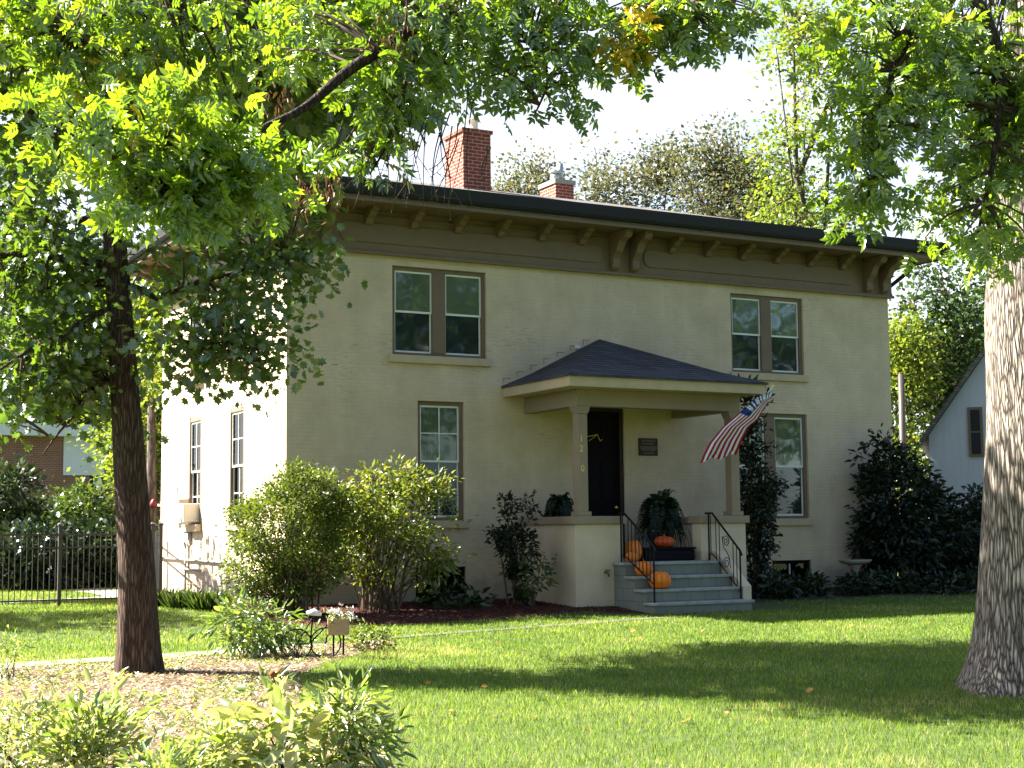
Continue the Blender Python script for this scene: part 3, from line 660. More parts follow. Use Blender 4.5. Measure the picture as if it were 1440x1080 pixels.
# porch
zc0, zc1 = 1.39, 1.535
MB().prism([(4.80, -.004), (4.80, -2.05), (5.83, -2.05), (5.83, -1.75), (5.0, -1.75), (5.0, -.004)], lambda p, q, t: (p, q, t), -.4, zc0).build('porch_wall', M['plaster'], H, bevel=.01)
MB().prism([(8.66, -.004), (8.66, -2.05), (7.60, -2.05), (7.60, -1.75), (8.46, -1.75), (8.46, -.004)], lambda p, q, t: (p, q, t), -.4, zc0).build('porch_wall', M['plaster'], H, bevel=.01)
MB().box(5.0, 8.46, -1.745, -.004, .50, .69).box(5.83, 7.60, -2.05, -1.745, .3, .69).build('porch_floor', M['tread'], H)
MB().prism([(4.74, -.004), (4.74, -2.11), (5.88, -2.11), (5.88, -1.70), (5.06, -1.70), (5.06, -.004)], lambda p, q, t: (p, q, t), zc0, zc1).build('porch_wall_cap', M['porchtrim'], H, bevel=.012)
MB().prism([(8.72, -.004), (8.72, -2.11), (7.55, -2.11), (7.55, -1.70), (8.40, -1.70), (8.40, -.004)], lambda p, q, t: (p, q, t), zc0, zc1).build('porch_wall_cap', M['porchtrim'], H, bevel=.012)
for px in (4.90, 8.36):
    m = MB(); m.box(px + .02, px + .22, -2.01, -1.81, 1.62, 3.42)
    m.box(px - .02, px + .26, -2.05, -1.77, zc1 + .002, 1.62)
    m.prism([(.0, 3.42), (.20, 3.42), (.24, 3.50), (.26, 3.56), (-.06, 3.56), (-.04, 3.50)], lambda p, q, t: (px + .02 + p, t, q), -2.035, -1.785)
    pst = m.build('porch_post', M['porchtrim'], H, bevel=.008)
    if px < 5:
        for ch, v in (('1', 617), ('2', 631), ('0', 659)):
            p = hit_y(817.5 if ch != '0' else 819.5, v, -2.012)
            cu = bpy.data.curves.new('digit', 'FONT'); cu.body = ch; cu.size = .165; cu.extrude = .004; cu.align_x = 'CENTER'; cu.align_y = 'CENTER'
            tmp = bpy.data.objects.new('digit_curve', cu); dgm = bpy.data.meshes.new_from_object(tmp); bpy.data.objects.remove(tmp)
            dg = link('digit', dgm, None, pst); dgm.materials.clear(); dgm.materials.append(M['gold'])
            dg.location = p; dg.rotation_euler = (R(90), 0, 0)
m = MB(); m.box(4.88, 8.62, -2.03, -1.79, 3.561, 3.88); m.box(4.90, 5.12, -1.79, -.004, 3.565, 3.88); m.box(8.38, 8.60, -1.79, -.004, 3.565, 3.88)
m.build('porch_beam', M['porchtrim'], H, bevel=.008)
m = MB(); m.box(4.47, 8.80, -2.51, -.004, 3.88, 3.90); m.box(4.43, 8.84, -2.55, -2.51, 3.87, 4.05); m.box(4.43, 4.47, -2.51, -.004, 3.87, 4.05); m.box(8.80, 8.84, -2.51, -.004, 3.87, 4.05)
m.build('porch_fascia', M['sill'], H)
m = MB(); a0, a1, a2, a3, ap = (4.39, -.004, 4.05), (4.39, -2.60, 4.05), (8.88, -2.60, 4.05), (8.88, -.004, 4.05), (6.66, -.004, 5.13)
up = lambda p, h: (p[0], p[1], p[2] + h)
for p, q in ((a0, a1), (a1, a2), (a2, a3)):
    m.quad(p, q, up(q, .035), up(p, .035))
    # slightly swept brim: two slopes
    pm = Vector(up(p, .035)).lerp(Vector(ap), .28) - Vector((0, 0, .035)); qm = Vector(up(q, .035)).lerp(Vector(ap), .28) - Vector((0, 0, .035))
    m.quad(up(p, .035), up(q, .035), qm, pm); m.quad(pm, qm, ap)
m.quad(a0, a3, a2, a1)
pr_ = m.build('porch_roof', M['porchroof'], H)
m = MB()                                           # stepped flashing cut into the wall above the left slope
for k in range(7):
    t0 = .02 + k * .135; x = a0[0] + (ap[0] - a0[0]) * t0; z = 4.085 + (ap[2] - 4.085) * t0
    m.box(x, x + .16, -.008, -.0035, z + .14, z + .148); m.box(x, x + .008, -.008, -.0035, z + .04, z + .14)
m.build('flashing', M['trim'], H)
p = hit_y(812, 488, -.02); MB().box(p.x - .06, p.x + .05, -.05, -.004, p.z - .03, p.z + .03).build('flashing_patch', M['white'], H)
# steps
FY = [-2.46, -2.79, -3.10, -3.43]; TZs = [.685, .44, .215, -.015]
for k in range(4):
    m = MB(); back = -2.052 if k == 0 else FY[k - 1] + .035
    m.box(5.62, 7.74, FY[k] + .035, back, -.5, TZs[k] - .055)
    st = m.build('step', M['stone'], H)
    MB().box(5.58, 7.78, FY[k], back, TZs[k] - .054, TZs[k]).build('tread', M['tread'], st, bevel=.012)
MB().prism([(-2.06, -.3), (-2.06, .86), (-2.25, .86), (-3.05, .22), (-3.05, -.3)], lambda p, q, t: (t, p, q), 7.795, 8.0).build('step_cheek', M['plaster'], H, bevel=.01)
def railing(x, scroll):
    m = MB(); y0, y1 = -2.16, -3.12; zt0, zt1 = 1.58, .88; zb0, zb1 = .80, .12
    if not scroll: zt1, zb1, y1 = .98, .30, -3.22
    m.tube([(x, y0, .68), (x, y0, zt0)], .018, 6); m.tube([(x, y1, -.03 if not scroll else .0), (x, y1, zt1 + .01)], .018, 6)
    m.tube([(x, y0 + .1, zt0), (x, y0 - .12, zt0), (x, y1, zt1), (x, y1 - .06, zt1 - .09)], .02, 6)
    m.tube([(x, y0, zb0), (x, y0 - .12, zb0), (x, y1, zb1)], .013, 6)
    for k in range(1, 8):
        t = k / 8; y = y0 - .12 + (y1 - y0 + .12) * t
        if scroll and k in (3, 4, 5): continue
        m.tube([(x, y, zb0 + (zb1 - zb0) * t), (x, y, zt0 + (zt1 - zt0) * t)], .009, 5)
    m.tube([(x, y0 - .06, zb0), (x, y0 - .06, zt0)], .009, 5)
    rl = m.build('handrail', M['iron'], H)
    if scroll:
        t = .5; yc = y0 - .12 + (y1 - y0 + .12) * t; zc = (zb0 + zb1 + zt0 + zt1) / 4
        for sg in (1, -1):
            P = []
            for k in range(26):
                an = k / 25 * 3.6 * math.pi; r = .115 * (1 - k / 25 * .82)
                P.append((x, yc + r * math.cos(an + (0 if sg > 0 else math.pi)) * .95, zc + sg * .20 + r * math.sin(an)))
            MB().tube(P, .008, 5).build('scroll', M['iron'], rl)
        MB().tube([(x, yc + .12, zc + .3), (x, yc + .09, zc + .1), (x, yc - .02, zc), (x, yc - .09, zc - .1), (x, yc - .12, zc - .3)], .008, 5).build('scroll', M['iron'], rl)
railing(7.70, True); railing(5.72, False)
# plaque, spigot, pipes
m = MB(); p0, p1 = hit_y(898, 616, -.02), hit_y(925, 641, -.02)
pl = MB().box(p0.x, p1.x, -.03, -.004, p1.z, p0.z).build('plaque', M['bronze'], H, bevel=.006)
m = MB()
for k, (f0, f1, h) in enumerate(((.12, .88, .035), (.12, .80, .03), (.06, .94, .06), (.14, .86, .03), (.2, .8, .03))):
    zz = p0.z - .035 - k * .064; m.box(p0.x + (p1.x - p0.x) * f0, p0.x + (p1.x - p0.x) * f1, -.036, -.031, zz - h, zz)
m.build('raised_lettering', M['bronze2'], pl)
p = hit_y(851, 805, -2.06)
MB().tube([p + Vector((0, .01, 0)), p + Vector((0, -.10, 0)), p + Vector((0, -.13, -.07))], .02, 8).lathe([(.05, .0), (.055, .01), (.05, .02)], p + Vector((0, -.09, .03)), 12).build('spigot', M['bronze2'], H, True)
m = MB(); m.tube([(-.05, 8.1, .78), (-.05, 2.4, .70)], .022, 6); m.tube([(-.05, 6.05, 1.0), (-.05, 6.05, .0)], .022, 6); m.tube([(-.06, 6.4, .56), (-.06, 4.9, .54)], .025, 6)
m.tube([(-.05, 6.05, 1.0), (-.12, 5.95, 1.22), (-.05, 5.8, 1.0), (-.05, 5.8, .56)], .025, 6); m.tube([(-.05, 7.9, .8), (-.05, 7.9, .0)], .022, 6)
m.build('service_pipe', M['pipe'], H, True)
MB().box(-.10, -.004, 5.75, 6.02, 1.16, 1.38).build('service_box', M['pipe'], H, bevel=.01)
# open shutter panel beside the far side window
MB().box(-.26, -.22, 6.05, 6.95, 1.72, 2.30).build('storm_panel', M['farwhite'], H)

# ------------------------------------------------------------------ things on and by the house
ac = thing('air_conditioner', 'boxy window air conditioner sitting on the sill of the side wall window', 'air conditioner', (-.2, 5.5, 1.50))
MB().box(-.34, .04, 5.25, 5.88, 1.53, 1.93).build('casing', M['acwhite'], ac, bevel=.02)
m = MB()
for k in range(9): m.box(-.352, -.341, 5.30, 5.83, 1.57 + k * .037, 1.585 + k * .037)
m.build('grille', M['pipe'], ac)

def pumpkin(label, pos, r, h, mat, rot=0, tilt=0):
    t = thing('pumpkin', label, 'pumpkin', (0, 0, 0), 'pumpkins on the porch steps')
    pr = [(r * .12, h * .06), (r * .5, 0), (r * .82, h * .14), (r, h * .42), (r * .97, h * .6), (r * .78, h * .86), (r * .45, h * .985), (r * .2, h * .96), (r * .06, h * .91)]
    MB().lathe(pr, (0, 0, 0), 60, 10, .24).build('rind', mat, t, True)
    MB().tube([(0, 0, h * .9), (.005, .004, h * 1.02), (.03, .01, h * 1.14)], [.028, .018, .014], 7).build('stem', M['stem'], t, True)
    t.location = pos; t.rotation_euler = (tilt, 0, rot)
def on_x(u, v, x):
    q = ray(u, v); return CP + q * ((x - CP.x) / q.x)
def on_z(u, v, z):
    q = ray(u, v); return CP + q * ((z - CP.z) / q.z)
q = on_x(923, 824, 6.02); pumpkin('large orange pumpkin on the third step, lowest of the pumpkins', (q.x, -2.96, .215), .205, .31, M['pumpkin'], .3)
q = hit_y(905, 806, -2.62); pumpkin('orange pumpkin on the second step just above the large one', (q.x, -2.63, .44), .165, .27, M['pumpkin'], 1.2)
q = hit_y(888, 786, -2.28); pumpkin('small orange pumpkin on the top step behind the left handrail', (q.x, -2.28, .685), .12, .19, M['pumpkin'], 2.2)
q = hit_y(888, 765, -1.90); pumpkin('orange pumpkin at the back against the left porch pier', (q.x + .02, -1.93, .69), .16, .40, M['pumpkin'], .9)
q = hit_y(931, 765, -1.75)
tk = thing('storage_trunk', 'low black trunk across the top of the porch steps', 'trunk', (6.9, -1.95, .69))
MB().box(6.35, 7.45, -2.06, -1.62, .692, .90).build('body', M['black'], tk, bevel=.03)
MB().box(6.33, 7.47, -2.08, -1.60, .901, .945).build('lid', M['black'], tk, bevel=.02)
pumpkin('flattish dark red pumpkin lying on the black trunk', (q.x, -1.82, .946), .20, .21, M['redpumpkin'], .4)

def fern(name, label, pos, rad, hgt, n, seed, pot=True, potr=.22, poth=.5):
    g = np.random.default_rng(seed); t = thing(name, label, 'fern', (0, 0, 0), 'potted ferns on the porch')
    base = np.array((0, 0, poth)); P = []; Y = []; N = []; Sz = []; m = MB()
    for k in range(n):
        az = g.random() * 2 * math.pi; L = rad * (.75 + .4 * g.random()); rise = hgt * (.15 + .95 * g.random()); L *= (.55 + .5 * g.random()) * (1 if k % 3 else .62)
        d = np.array((math.cos(az), math.sin(az), 0)); pts = []
        for i in range(13):
            s_ = i / 12; pts.append(base + d * L * s_ ** .9 + np.array((0, 0, rise * ((2.7 * s_ - 3.0 * s_ * s_) if k % 3 else (1.9 * s_ - 1.15 * s_ * s_)))))
        m.tube(pts, .004, 3, cap=False)
        for i in range(1, 13):
            tg = norm(pts[i] - pts[i - 1]); sd_ = np.cross(tg, (0, 0, 1)); sd_ /= max(np.linalg.norm(sd_), 1e-6)
            for sg in (1, -1):
                for o_ in (0, .5):
                    P.append(pts[i] - (pts[i] - pts[i - 1]) * o_); Y.append(sd_ * sg + tg * .45); N.append(np.cross(sd_, tg) + g.normal(size=3) * .15); Sz.append(.11 * math.sin(math.pi * min(.97, i / 13 + .1)) + .02)
    leaf_mesh('fronds', M['fern'], t, P, Y, N, Sz, LANCE, g.random(len(P)))
    m.build('stems', M['fern'], t)
    if pot: MB().lathe([(potr * .7, 0), (potr * .75, .02), (potr, poth * .92), (potr * 1.08, poth * .93), (potr * 1.08, poth), (potr * .9, poth), (potr * .9, poth - .04)], (0, 0, 0), 20).build('pot', M['terracotta'], t, True)
    t.location = pos; return t
q = hit_y(930, 790, -1.15)
fern('potted_fern', 'big bushy fern in a dark tub behind the trunk on the porch', (q.x, -1.15, .692), .58, .95, 190, 3, True, .26, .55)
q = hit_y(790, 790, -.75)
fern('potted_fern', 'smaller fern showing above the left porch wall', (q.x, -.75, .692), .42, .62, 90, 4, True, .2, .78)

# flag on a pole fixed to the right porch post
tip = hit_y(1087, 543, -3.05); foot = Vector((8.47, -2.03, 3.02))
fl = thing('flag', 'red and white striped flag with starred blue corner on the right porch post', 'flag', foot)
MB().tube([foot, tip + (tip - foot) * .02], .014, 8).build('pole', M['acwhite'], fl, True)
MB().lathe([(.005, -.03), (.022, -.012), (.026, 0), (.022, .012), (.005, .03)], tip, 12).build('finial', M['gold'], fl, True)
z6 = lambda x, y: (960 + x / 3, 360 + y / 3)
Lf = [(386, 566), (318, 592), (240, 660), (168, 722), (112, 790), (72, 868)]
Rt = [(362, 612), (338, 650), (318, 690), (278, 722), (252, 775), (226, 838)]
def pl_at(pl, s):
    k = min(int(s * (len(pl) - 1)), len(pl) - 2); f_ = s * (len(pl) - 1) - k
    return (pl[k][0] + (pl[k + 1][0] - pl[k][0]) * f_, pl[k][1] + (pl[k + 1][1] - pl[k][1]) * f_)
NS, NT = 52, 39; fv = []; ff = []
for i in range(NS + 1):
    s_ = i / NS; a_, b_ = pl_at(Lf, s_), pl_at(Rt, s_)
    for j in range(NT + 1):
        t_ = j / NT; u, v = z6(a_[0] + (b_[0] - a_[0]) * t_, a_[1] + (b_[1] - a_[1]) * t_)
        y = -2.95 + .45 * s_ * .4 + .06 * math.sin(t_ * 11 + s_ * 2.5) * (.25 + s_) + .05 * math.sin(s_ * 7)
        y = -3.02 + .25 * s_ + .055 * math.sin(t_ * 12 + s_ * 2.5) * (.35 + .65 * s_)
        p = hit_y(u, v + (2.0 * math.sin(t_ * 12 + 1) if s_ > .95 else 0), y); fv.append(tuple(p))
mats = {0: [], 1: [], 2: []}
for i in range(NS):
    for j in range(NT):
        stripe = int(j / NT * 13); can = (i / NS < .40 and stripe < 7)
        mats[2 if can else (0 if stripe % 2 == 0 else 1)].append((i * (NT + 1) + j, i * (NT + 1) + j + 1, (i + 1) * (NT + 1) + j + 1, (i + 1) * (NT + 1) + j))
me = bpy.data.meshes.new('cloth'); me.from_pydata(fv, [], mats[0] + mats[1] + mats[2]); me.update()
def clothmat(name, c):
    m, t, o = new_mat(name); d1 = nd(t, 'ShaderNodeBsdfDiffuse'); d2 = nd(t, 'ShaderNodeBsdfTranslucent'); d1.inputs[0].default_value = d2.inputs[0].default_value = (*c, 1)
    mx = nd(t, 'ShaderNodeMixShader'); mx.inputs[0].default_value = .3; t.links.new(d1.outputs[0], mx.inputs[1]); t.links.new(d2.outputs[0], mx.inputs[2]); t.links.new(mx.outputs[0], o.inputs[0]); return m
cloth = link('cloth', me, clothmat('flag_red', (.42, .02, .045)), fl)
me.materials.append(clothmat('flag_white', (.85, .85, .88))); me.materials.append(clothmat('flag_blue', (.03, .06, .22)))
me.polygons.foreach_set('material_index', [0] * len(mats[0]) + [1] * len(mats[1]) + [2] * len(mats[2]))
me.polygons.foreach_set('use_smooth', [True] * len(me.polygons))
V = lambda i, j: Vector(fv[min(max(i, 0), NS) * (NT + 1) + min(max(j, 0), NT)])
m = MB()
for r_ in range(9):
    for c_ in range(6 if r_ % 2 == 0 else 5):
        fi = (1.2 + (c_ + (0 if r_ % 2 == 0 else .5)) * 3.35); fj = (1.6 + r_ * 2.1)
        i, j = int(fi), int(fj)
        p = V(i, j); ex = (V(i + 1, j) - V(i - 1, j)).normalized(); ey = (V(i, j + 1) - V(i, j - 1)).normalized(); nn = ex.cross(ey).normalized()
        if nn.dot(CP - p) < 0: nn = -nn
        P = []
        for k in range(10):
            an = math.pi * k / 5; rr = .030 if k % 2 == 0 else .013
            P.append(p + nn * .004 + ex * rr * math.cos(an) + ey * rr * math.sin(an))
        m.quad(*P)
m.build('stars', M['white'], fl)

# birdbath
q = ground(1200, 836); q = Vector((12.35, -.95, float(gz(12.3, -.95))))
bb = thing('birdbath', 'grey stone birdbath on a pedestal against the right end of the wall', 'birdbath', q)
MB().lathe([(.17, 0), (.17, .05), (.09, .10), (.075, .3), (.09, .5), (.16, .56)], q, 16).build('pedestal', M['concrete'], bb, True)
MB().lathe([(.14, .56), (.30, .60), (.36, .66), (.35, .67), (.28, .63), (.05, .61)], q, 24).build('basin', M['concrete'], bb, True)

# ------------------------------------------------------------------ plants
def shrub(name, label, cat, base, ells, ncl, per, crad, lsize, mat, tmpl, seed, stems=10, smat=None, gap=None, shell=.35, droop=.2, group=None, spread=.25, srad=.018, tintb=0.0, up=.6):
    g = np.random.default_rng(seed); base = Vector(base)
    t = thing(name, label, cat, base, group)
    cl = in_ellipsoids(ells, ncl, shell, gap, seed); cen = np.mean([np.array(e[0]) for e in ells], 0)
    pos, yd, nr = clump_leaves(cl, per, crad, g, cen, droop, up=up)
    k = pos[:, 2] > base.z + .03; pos, yd, nr = pos[k], yd[k], nr[k]
    ctint = np.repeat(g.random(ncl), per)[k]
    leaf_mesh('foliage', mat, t, pos, yd, nr, lsize * (.5 + 1.0 * g.random(len(pos)) ** 1.3), tmpl, np.clip(ctint * .55 + g.random(len(pos)) * .5 - .05 + tintb, 0, 1))
    m = MB(); limbs = []
    for s_ in range(stems):
        c = Vector(cl[g.integers(ncl)]); b = base + Vector((g.normal() * spread, g.normal() * spread, -.05))
        mid = b.lerp(c, .5) + Vector((0, 0, .15 * (c - b).length)) - (c - b).cross(Vector((0, 0, 1))) * .0
        P = bez(b, Vector((b.x * .6 + c.x * .4, b.y * .6 + c.y * .4, b.z + (c.z - b.z) * .6)), c, 7); limbs.append((P, None))
        m.tube(P, [srad * (1 - .75 * i / 6) for i in range(7)], 5, cap=False)
    if stems:
        pick = cl[g.permutation(ncl)[:min(ncl, stems * 5)]]
        twigs(m, limbs, pick, srad * .35, srad * .15, .1, seed)
        m.build('stems', smat or M['stembrown'], t)
    return t
E3 = lambda u, v, d, ru, rv, rd=None: (tuple(at(u, v, d)), (ru * d / FPX, (rd if rd else ru * d / FPX), rv * d / FPX))
def dep(p): return (Vector(p) - CP).dot(CF)
# rounded bush at the house corner
b = Vector((-.45, -1.55, float(gz(0, -1.5)))); d0 = dep(b)
shrub('rounded_bush', 'dense rounded bush with fine yellow-green leaves in front of the house corner', 'bush', at(410, 862, d0),
      [E3(402, 742, d0, 82, 58), E3(362, 790, d0, 46, 52), E3(428, 695, d0, 56, 38), E3(462, 725, d0, 36, 46), E3(345, 828, d0, 26, 26), E3(420, 664, d0, 24, 14), E3(452, 676, d0, 12, 16), E3(392, 682, d0, 18, 14), E3(440, 795, d0, 44, 40), E3(405, 815, d0, 50, 30)], 560, 56, .09, .05, M['bush'], DIAM, 21, 60, shell=.85, srad=.02, spread=.22)
b = Vector((1.6, -1.6, float(gz(0, -1.6)))); d0 = dep(b)
shrub('twiggy_shrub', 'loose shrub with broad yellowing leaves and bare twigs beside the rounded bush', 'shrub', at(535, 862, d0),
      [E3(555, 715, d0, 76, 58), E3(545, 685, d0, 58, 32), E3(612, 715, d0, 34, 50), E3(525, 770, d0, 46, 36), E3(498, 770, d0, 34, 46), E3(545, 800, d0, 34, 28), E3(585, 785, d0, 46, 40), E3(612, 775, d0, 26, 34), E3(500, 690, d0, 28, 28)], 300, 20, .12, .095, M['shrub'], LANCEW, 22, 44, gap=(1.6, -.05), shell=.4, srad=.02, spread=.2)
# dark upright holly and its light companion
b = Vector((4.0, -1.25, float(gz(0, -1.25)))); d0 = dep(b)
shrub('upright_holly', 'dark upright evergreen shrub left of the porch wall', 'shrub', at(731, 853, d0),
      [E3(728, 770, d0, 25, 45), E3(712, 712, d0, 12, 20), E3(744, 712, d0, 10, 22), E3(735, 825, d0, 14, 30), E3(705, 755, d0, 16, 20)], 120, 24, .055, .08, M['holly'], LANCEW, 23, 10, shell=.3, srad=.025, spread=.06)
d0 -= .35
shrub('seedling_shrub', 'thin leafy sapling with pale leaves at the foot of the dark holly', 'shrub', at(748, 853, d0),
      [E3(752, 805, d0, 20, 26)], 16, 9, .09, .13, M['mid'], LANCEW, 24, 6, srad=.008, spread=.03, tintb=.2)
# climbing vine by the right porch post
b = Vector((9.25, -1.2, float(gz(0, -1.2)))); d0 = dep(b)
shrub('climbing_vine', 'tall dark climbing vine between the right porch pier and the lower right window', 'vine', at(1065, 845, d0),
      [E3(1062, 700, d0, 22, 60), E3(1066, 760, d0, 18, 50), E3(1060, 620, d0, 18, 50), E3(1055, 560, d0, 16, 22), E3(1075, 560, d0, 10, 14), E3(1068, 815, d0, 14, 30), E3(1085, 690, d0, 14, 22)], 190, 24, .085, .10, M['darkleaf'], LANCEW, 25, 12, shell=.2, srad=.03, spread=.05)
# dark rhododendron-like shrubs at the right end
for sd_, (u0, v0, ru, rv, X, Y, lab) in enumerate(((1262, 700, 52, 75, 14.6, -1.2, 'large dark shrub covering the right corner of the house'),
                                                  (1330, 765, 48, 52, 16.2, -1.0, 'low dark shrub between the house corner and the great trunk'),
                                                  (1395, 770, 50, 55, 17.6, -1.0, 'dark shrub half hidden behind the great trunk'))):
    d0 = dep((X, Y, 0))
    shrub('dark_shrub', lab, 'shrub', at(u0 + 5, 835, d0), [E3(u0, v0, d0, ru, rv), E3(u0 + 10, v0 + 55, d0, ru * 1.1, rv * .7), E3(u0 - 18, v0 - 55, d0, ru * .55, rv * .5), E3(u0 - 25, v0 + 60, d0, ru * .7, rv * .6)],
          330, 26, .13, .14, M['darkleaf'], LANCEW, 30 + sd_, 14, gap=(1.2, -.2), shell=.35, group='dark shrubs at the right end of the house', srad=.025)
# low perennials along the shaded bed
for k in range(13):
    X = 9.0 + k * .62 + rng.normal() * .1; Y = -1.75 + rng.normal() * .25 - .02 * k; r_ = .28 + .12 * rng.random()
    b = gpt(X, Y)
    where = ['below the basement window', 'left of the birdbath', 'in front of the birdbath', 'under the dark corner shrub', 'near the great trunk'][min(4, k // 3)]
    size_ = ['smallish', 'medium', 'broad'][k % 3]
    shrub('bedding_plant', f'{size_} low dark green plant in the shaded bed {where}', 'plant', b, [((X, Y, b.z + .18), (r_, r_, .22))], 26, 12, .08, .14, M['darkleaf'], LANCEW, 50 + k, 0, shell=.3, group='low plants in the shaded bed', tintb=.25)
# hosta-like plants below the basement window
for k, (u, v, lab) in enumerate(((625, 850, 'broad-leaved low plant under the left basement window'), (660, 858, 'low trailing plant right of the left basement window'))):
    b = Vector((2.7 + k * .8, -1.3, 0)); b.z = float(gz(0, -1.3)); d0 = dep(b)
    shrub('broadleaf_plant', lab, 'plant', at(u, v + 5, d0), [E3(u, v - 12, d0, 24, 16)], 14, 6, .10, .22, M['darkleaf'], LANCEW, 70 + k, 0, tintb=.4)
# day-lily bed by the side wall
for k, (u, v, lab) in enumerate(((232, 846, 'grassy clump at the foot of the sunlit side wall'), (262, 848, 'grassy clump with a yellow bloom beside the side wall'), (292, 850, 'grassy clump between the side wall and the rounded bush'))):
    p = ground(u, v + 8); t = thing('grassy_clump', lab, 'plant', p, 'grassy clumps by the side wall'); g = np.random.default_rng(80 + k); n = 240
    az = g.random(n) * 6.283; rr = g.random(n) ** .5 * .26
    pos = np.c_[p.x + rr * np.cos(az), p.y + rr * np.sin(az), np.full(n, p.z)]
    yd = np.c_[np.cos(az) * .7, np.sin(az) * .7, .9 + .4 * g.random(n)] + g.normal(size=(n, 3)) * .2
    leaf_mesh('foliage', M['mid'], t, pos, yd, g.normal(size=(n, 3)), .36 * (.6 + .6 * g.random(n)), LANCE, .4 + .6 * g.random(n), .10)
    if k == 1:
        q = p + Vector((.05, -.1, .40)); P = []
        MB().tube([p, q], .006, 5).build('flower_stalk', M['mid'], t)
        leaf_mesh('bloom', M['petaly'], t, [q] * 7, [(math.cos(a_), math.sin(a_), .4) for a_ in np.arange(7) * .9], [(0, 0, 1)] * 7, .10, LANCEW, np.ones(7))

# front border
def border(name, label, u, v, ru, rv, h, ncl, per, lsize, seed, mat='peony', tmpl=LANCE, crad=.09, tintb=.1, stems=10, group=None, droop=.15):
    p = ground(u, v); d0 = dep(p); px = FPX / d0
    c = p + Vector((0, 0, h * .55))
    return shrub(name, label, 'plant', p, [(tuple(c), (ru / px, ru / px * .8, h * .5)), (tuple(c + Vector((0, 0, h * .25))), (ru / px * .6, ru / px * .5, h * .35))], ncl, per, crad, lsize, M[mat], tmpl, seed, stems, M['mid'], shell=.35, srad=.007, spread=ru / px * .25, tintb=tintb, droop=droop, group=group)
border('peony_clump', 'leafy peony clump at the front edge of the lawn', 485, 1095, 66, 0, 0.50, 80, 13, 0.09, 101, tintb=.15)
border('rose_bush', 'leafy bush with large glossy leaves beside the bicycle planter', 350, 925, 60, 0, 0.66, 70, 13, 0.13, 102, tintb=-.12)
border('border_shrub', 'small leafy plant at the tip of the bed right of the planter', 520, 917, 42, 0, .30, 40, 16, 0.055, 103, 'bush', LANCEW, .06)
border('border_shrub', 'short leafy plant growing round the wheels of the bicycle planter', 410, 926, 40, 0, .38, 18, 10, 0.06, 104, 'peony', LANCEW, .07)
border('broadleaf_plant', 'plant with big pale lit leaves in the front bed', 395, 1100, 52, 0, 0.40, 30, 6, 0.15, 105, 'peony', LANCEW, .12, .35, 8)
border('leafy_perennial', 'tangled pale perennial at the near left corner of the bed', 35, 1105, 85, 0, 0.46, 85, 12, 0.07, 106, tintb=.3)
border('leafy_perennial', 'tangled perennial with narrow upright leaves in the near left of the bed', 125, 1105, 70, 0, 0.44, 70, 11, 0.1, 107, tintb=.2, droop=-.5)
border('leafy_perennial', 'low spreading perennial with dark gaps at the bottom of the bed', 235, 1130, 65, 0, 0.22, 75, 14, 0.07, 108, tintb=.2)
border('leafy_perennial', 'pale airy perennial between the big-leaved plant and the left clumps', 310, 1105, 55, 0, 0.30, 60, 12, 0.08, 109, tintb=.3)
border('leggy_plant', 'small leggy plant at the left edge of the bed near the path', 12, 955, 26, 0, .40, 16, 14, 0.06, 110, tintb=.2)
border('leafy_perennial', 'solitary light green sprout on the mulch left of the big-leaved plant', 145, 1010, 12, 0, .22, 5, 6, .13, 112, tintb=.3, stems=3)
border('leafy_perennial', 'solitary yellow-green sprout on the mulch near the coneflowers', 275, 1050, 14, 0, .24, 6, 6, .15, 113, tintb=.4, stems=3)
# coneflowers gone to seed
p = ground(392, 1010); t = thing('coneflower', 'dried coneflowers with two brown seed heads above the bed', 'flower', p)
m = MB(); hd = MB(); d0 = dep(p)
for (u, v) in ((383, 948), (394, 944)):
    q = at(u, v, d0); m.tube(bez(p, p.lerp(q, .5) + Vector((.03, 0, .02)), q), .006, 5)
    hd.lathe([(.004, -.02), (.024, -.012), (.028, .0), (.022, .016), (.006, .028)], q, 12)
m.build('stems', M['mid'], t); hd.build('seed_heads', M['conehead'], t, True)
g = np.random.default_rng(114); n = 34; q = np.array(p) + np.c_[g.normal(size=n) * .07, g.normal(size=n) * .07, .05 + g.random(n) * .32]
leaf_mesh('foliage', M['peony'], t, q, g.normal(size=(n, 3)) + (0, 0, .3), g.normal(size=(n, 3)) + (0, 0, .6), .15, LANCE, .3 + .7 * g.random(n))

# bicycle planter
p = ground(440, 926); d0 = dep(p); bx = CR.copy(); bx.z = 0; bx.normalize(); byv = Vector((0, 0, 1))
t = thing('bicycle_planter', 'small dark wire bicycle ornament carrying a wooden box of pale flowers', 'planter', p)
def wheel(c, r, mb):
    P = [c + bx * r * math.cos(a_) + byv * r * math.sin(a_) for a_ in np.linspace(0, 2 * math.pi, 29)]; mb.tube(P, .010, 6, False)
    for k in range(8): a_ = math.pi * k / 4; mb.tube([c, c + (bx * math.cos(a_) + byv * math.sin(a_)) * r], .003, 4)
o_ = at(417, 904, d0); c1_, c2_ = at(417, 906, d0), at(458, 904, d0)
m = MB(); wheel(c1_, .185, m); m.build('wheel', M['iron'], t); m = MB(); wheel(c2_, .185, m); m.build('wheel', M['iron'], t)
m = MB(); sd0, hb, bk = at(440, 868, d0), at(466, 866, d0), at(436, 905, d0)
for P in ([c1_, sd0], [sd0, bk], [bk, at(464, 874, d0)], [at(440, 874, d0), at(464, 872, d0)], [hb, c2_], [c1_, bk], [hb, at(460, 858, d0)]): m.tube(P, .010, 6)
m.build('frame', M['iron'], t)
MB().tube([at(431, 862, d0), at(441, 861, d0), at(452, 864, d0)], [.02, .045, .02], 8).build('saddle', M['farwhite'], t, True)
q = at(476, 881, d0); m = MB()
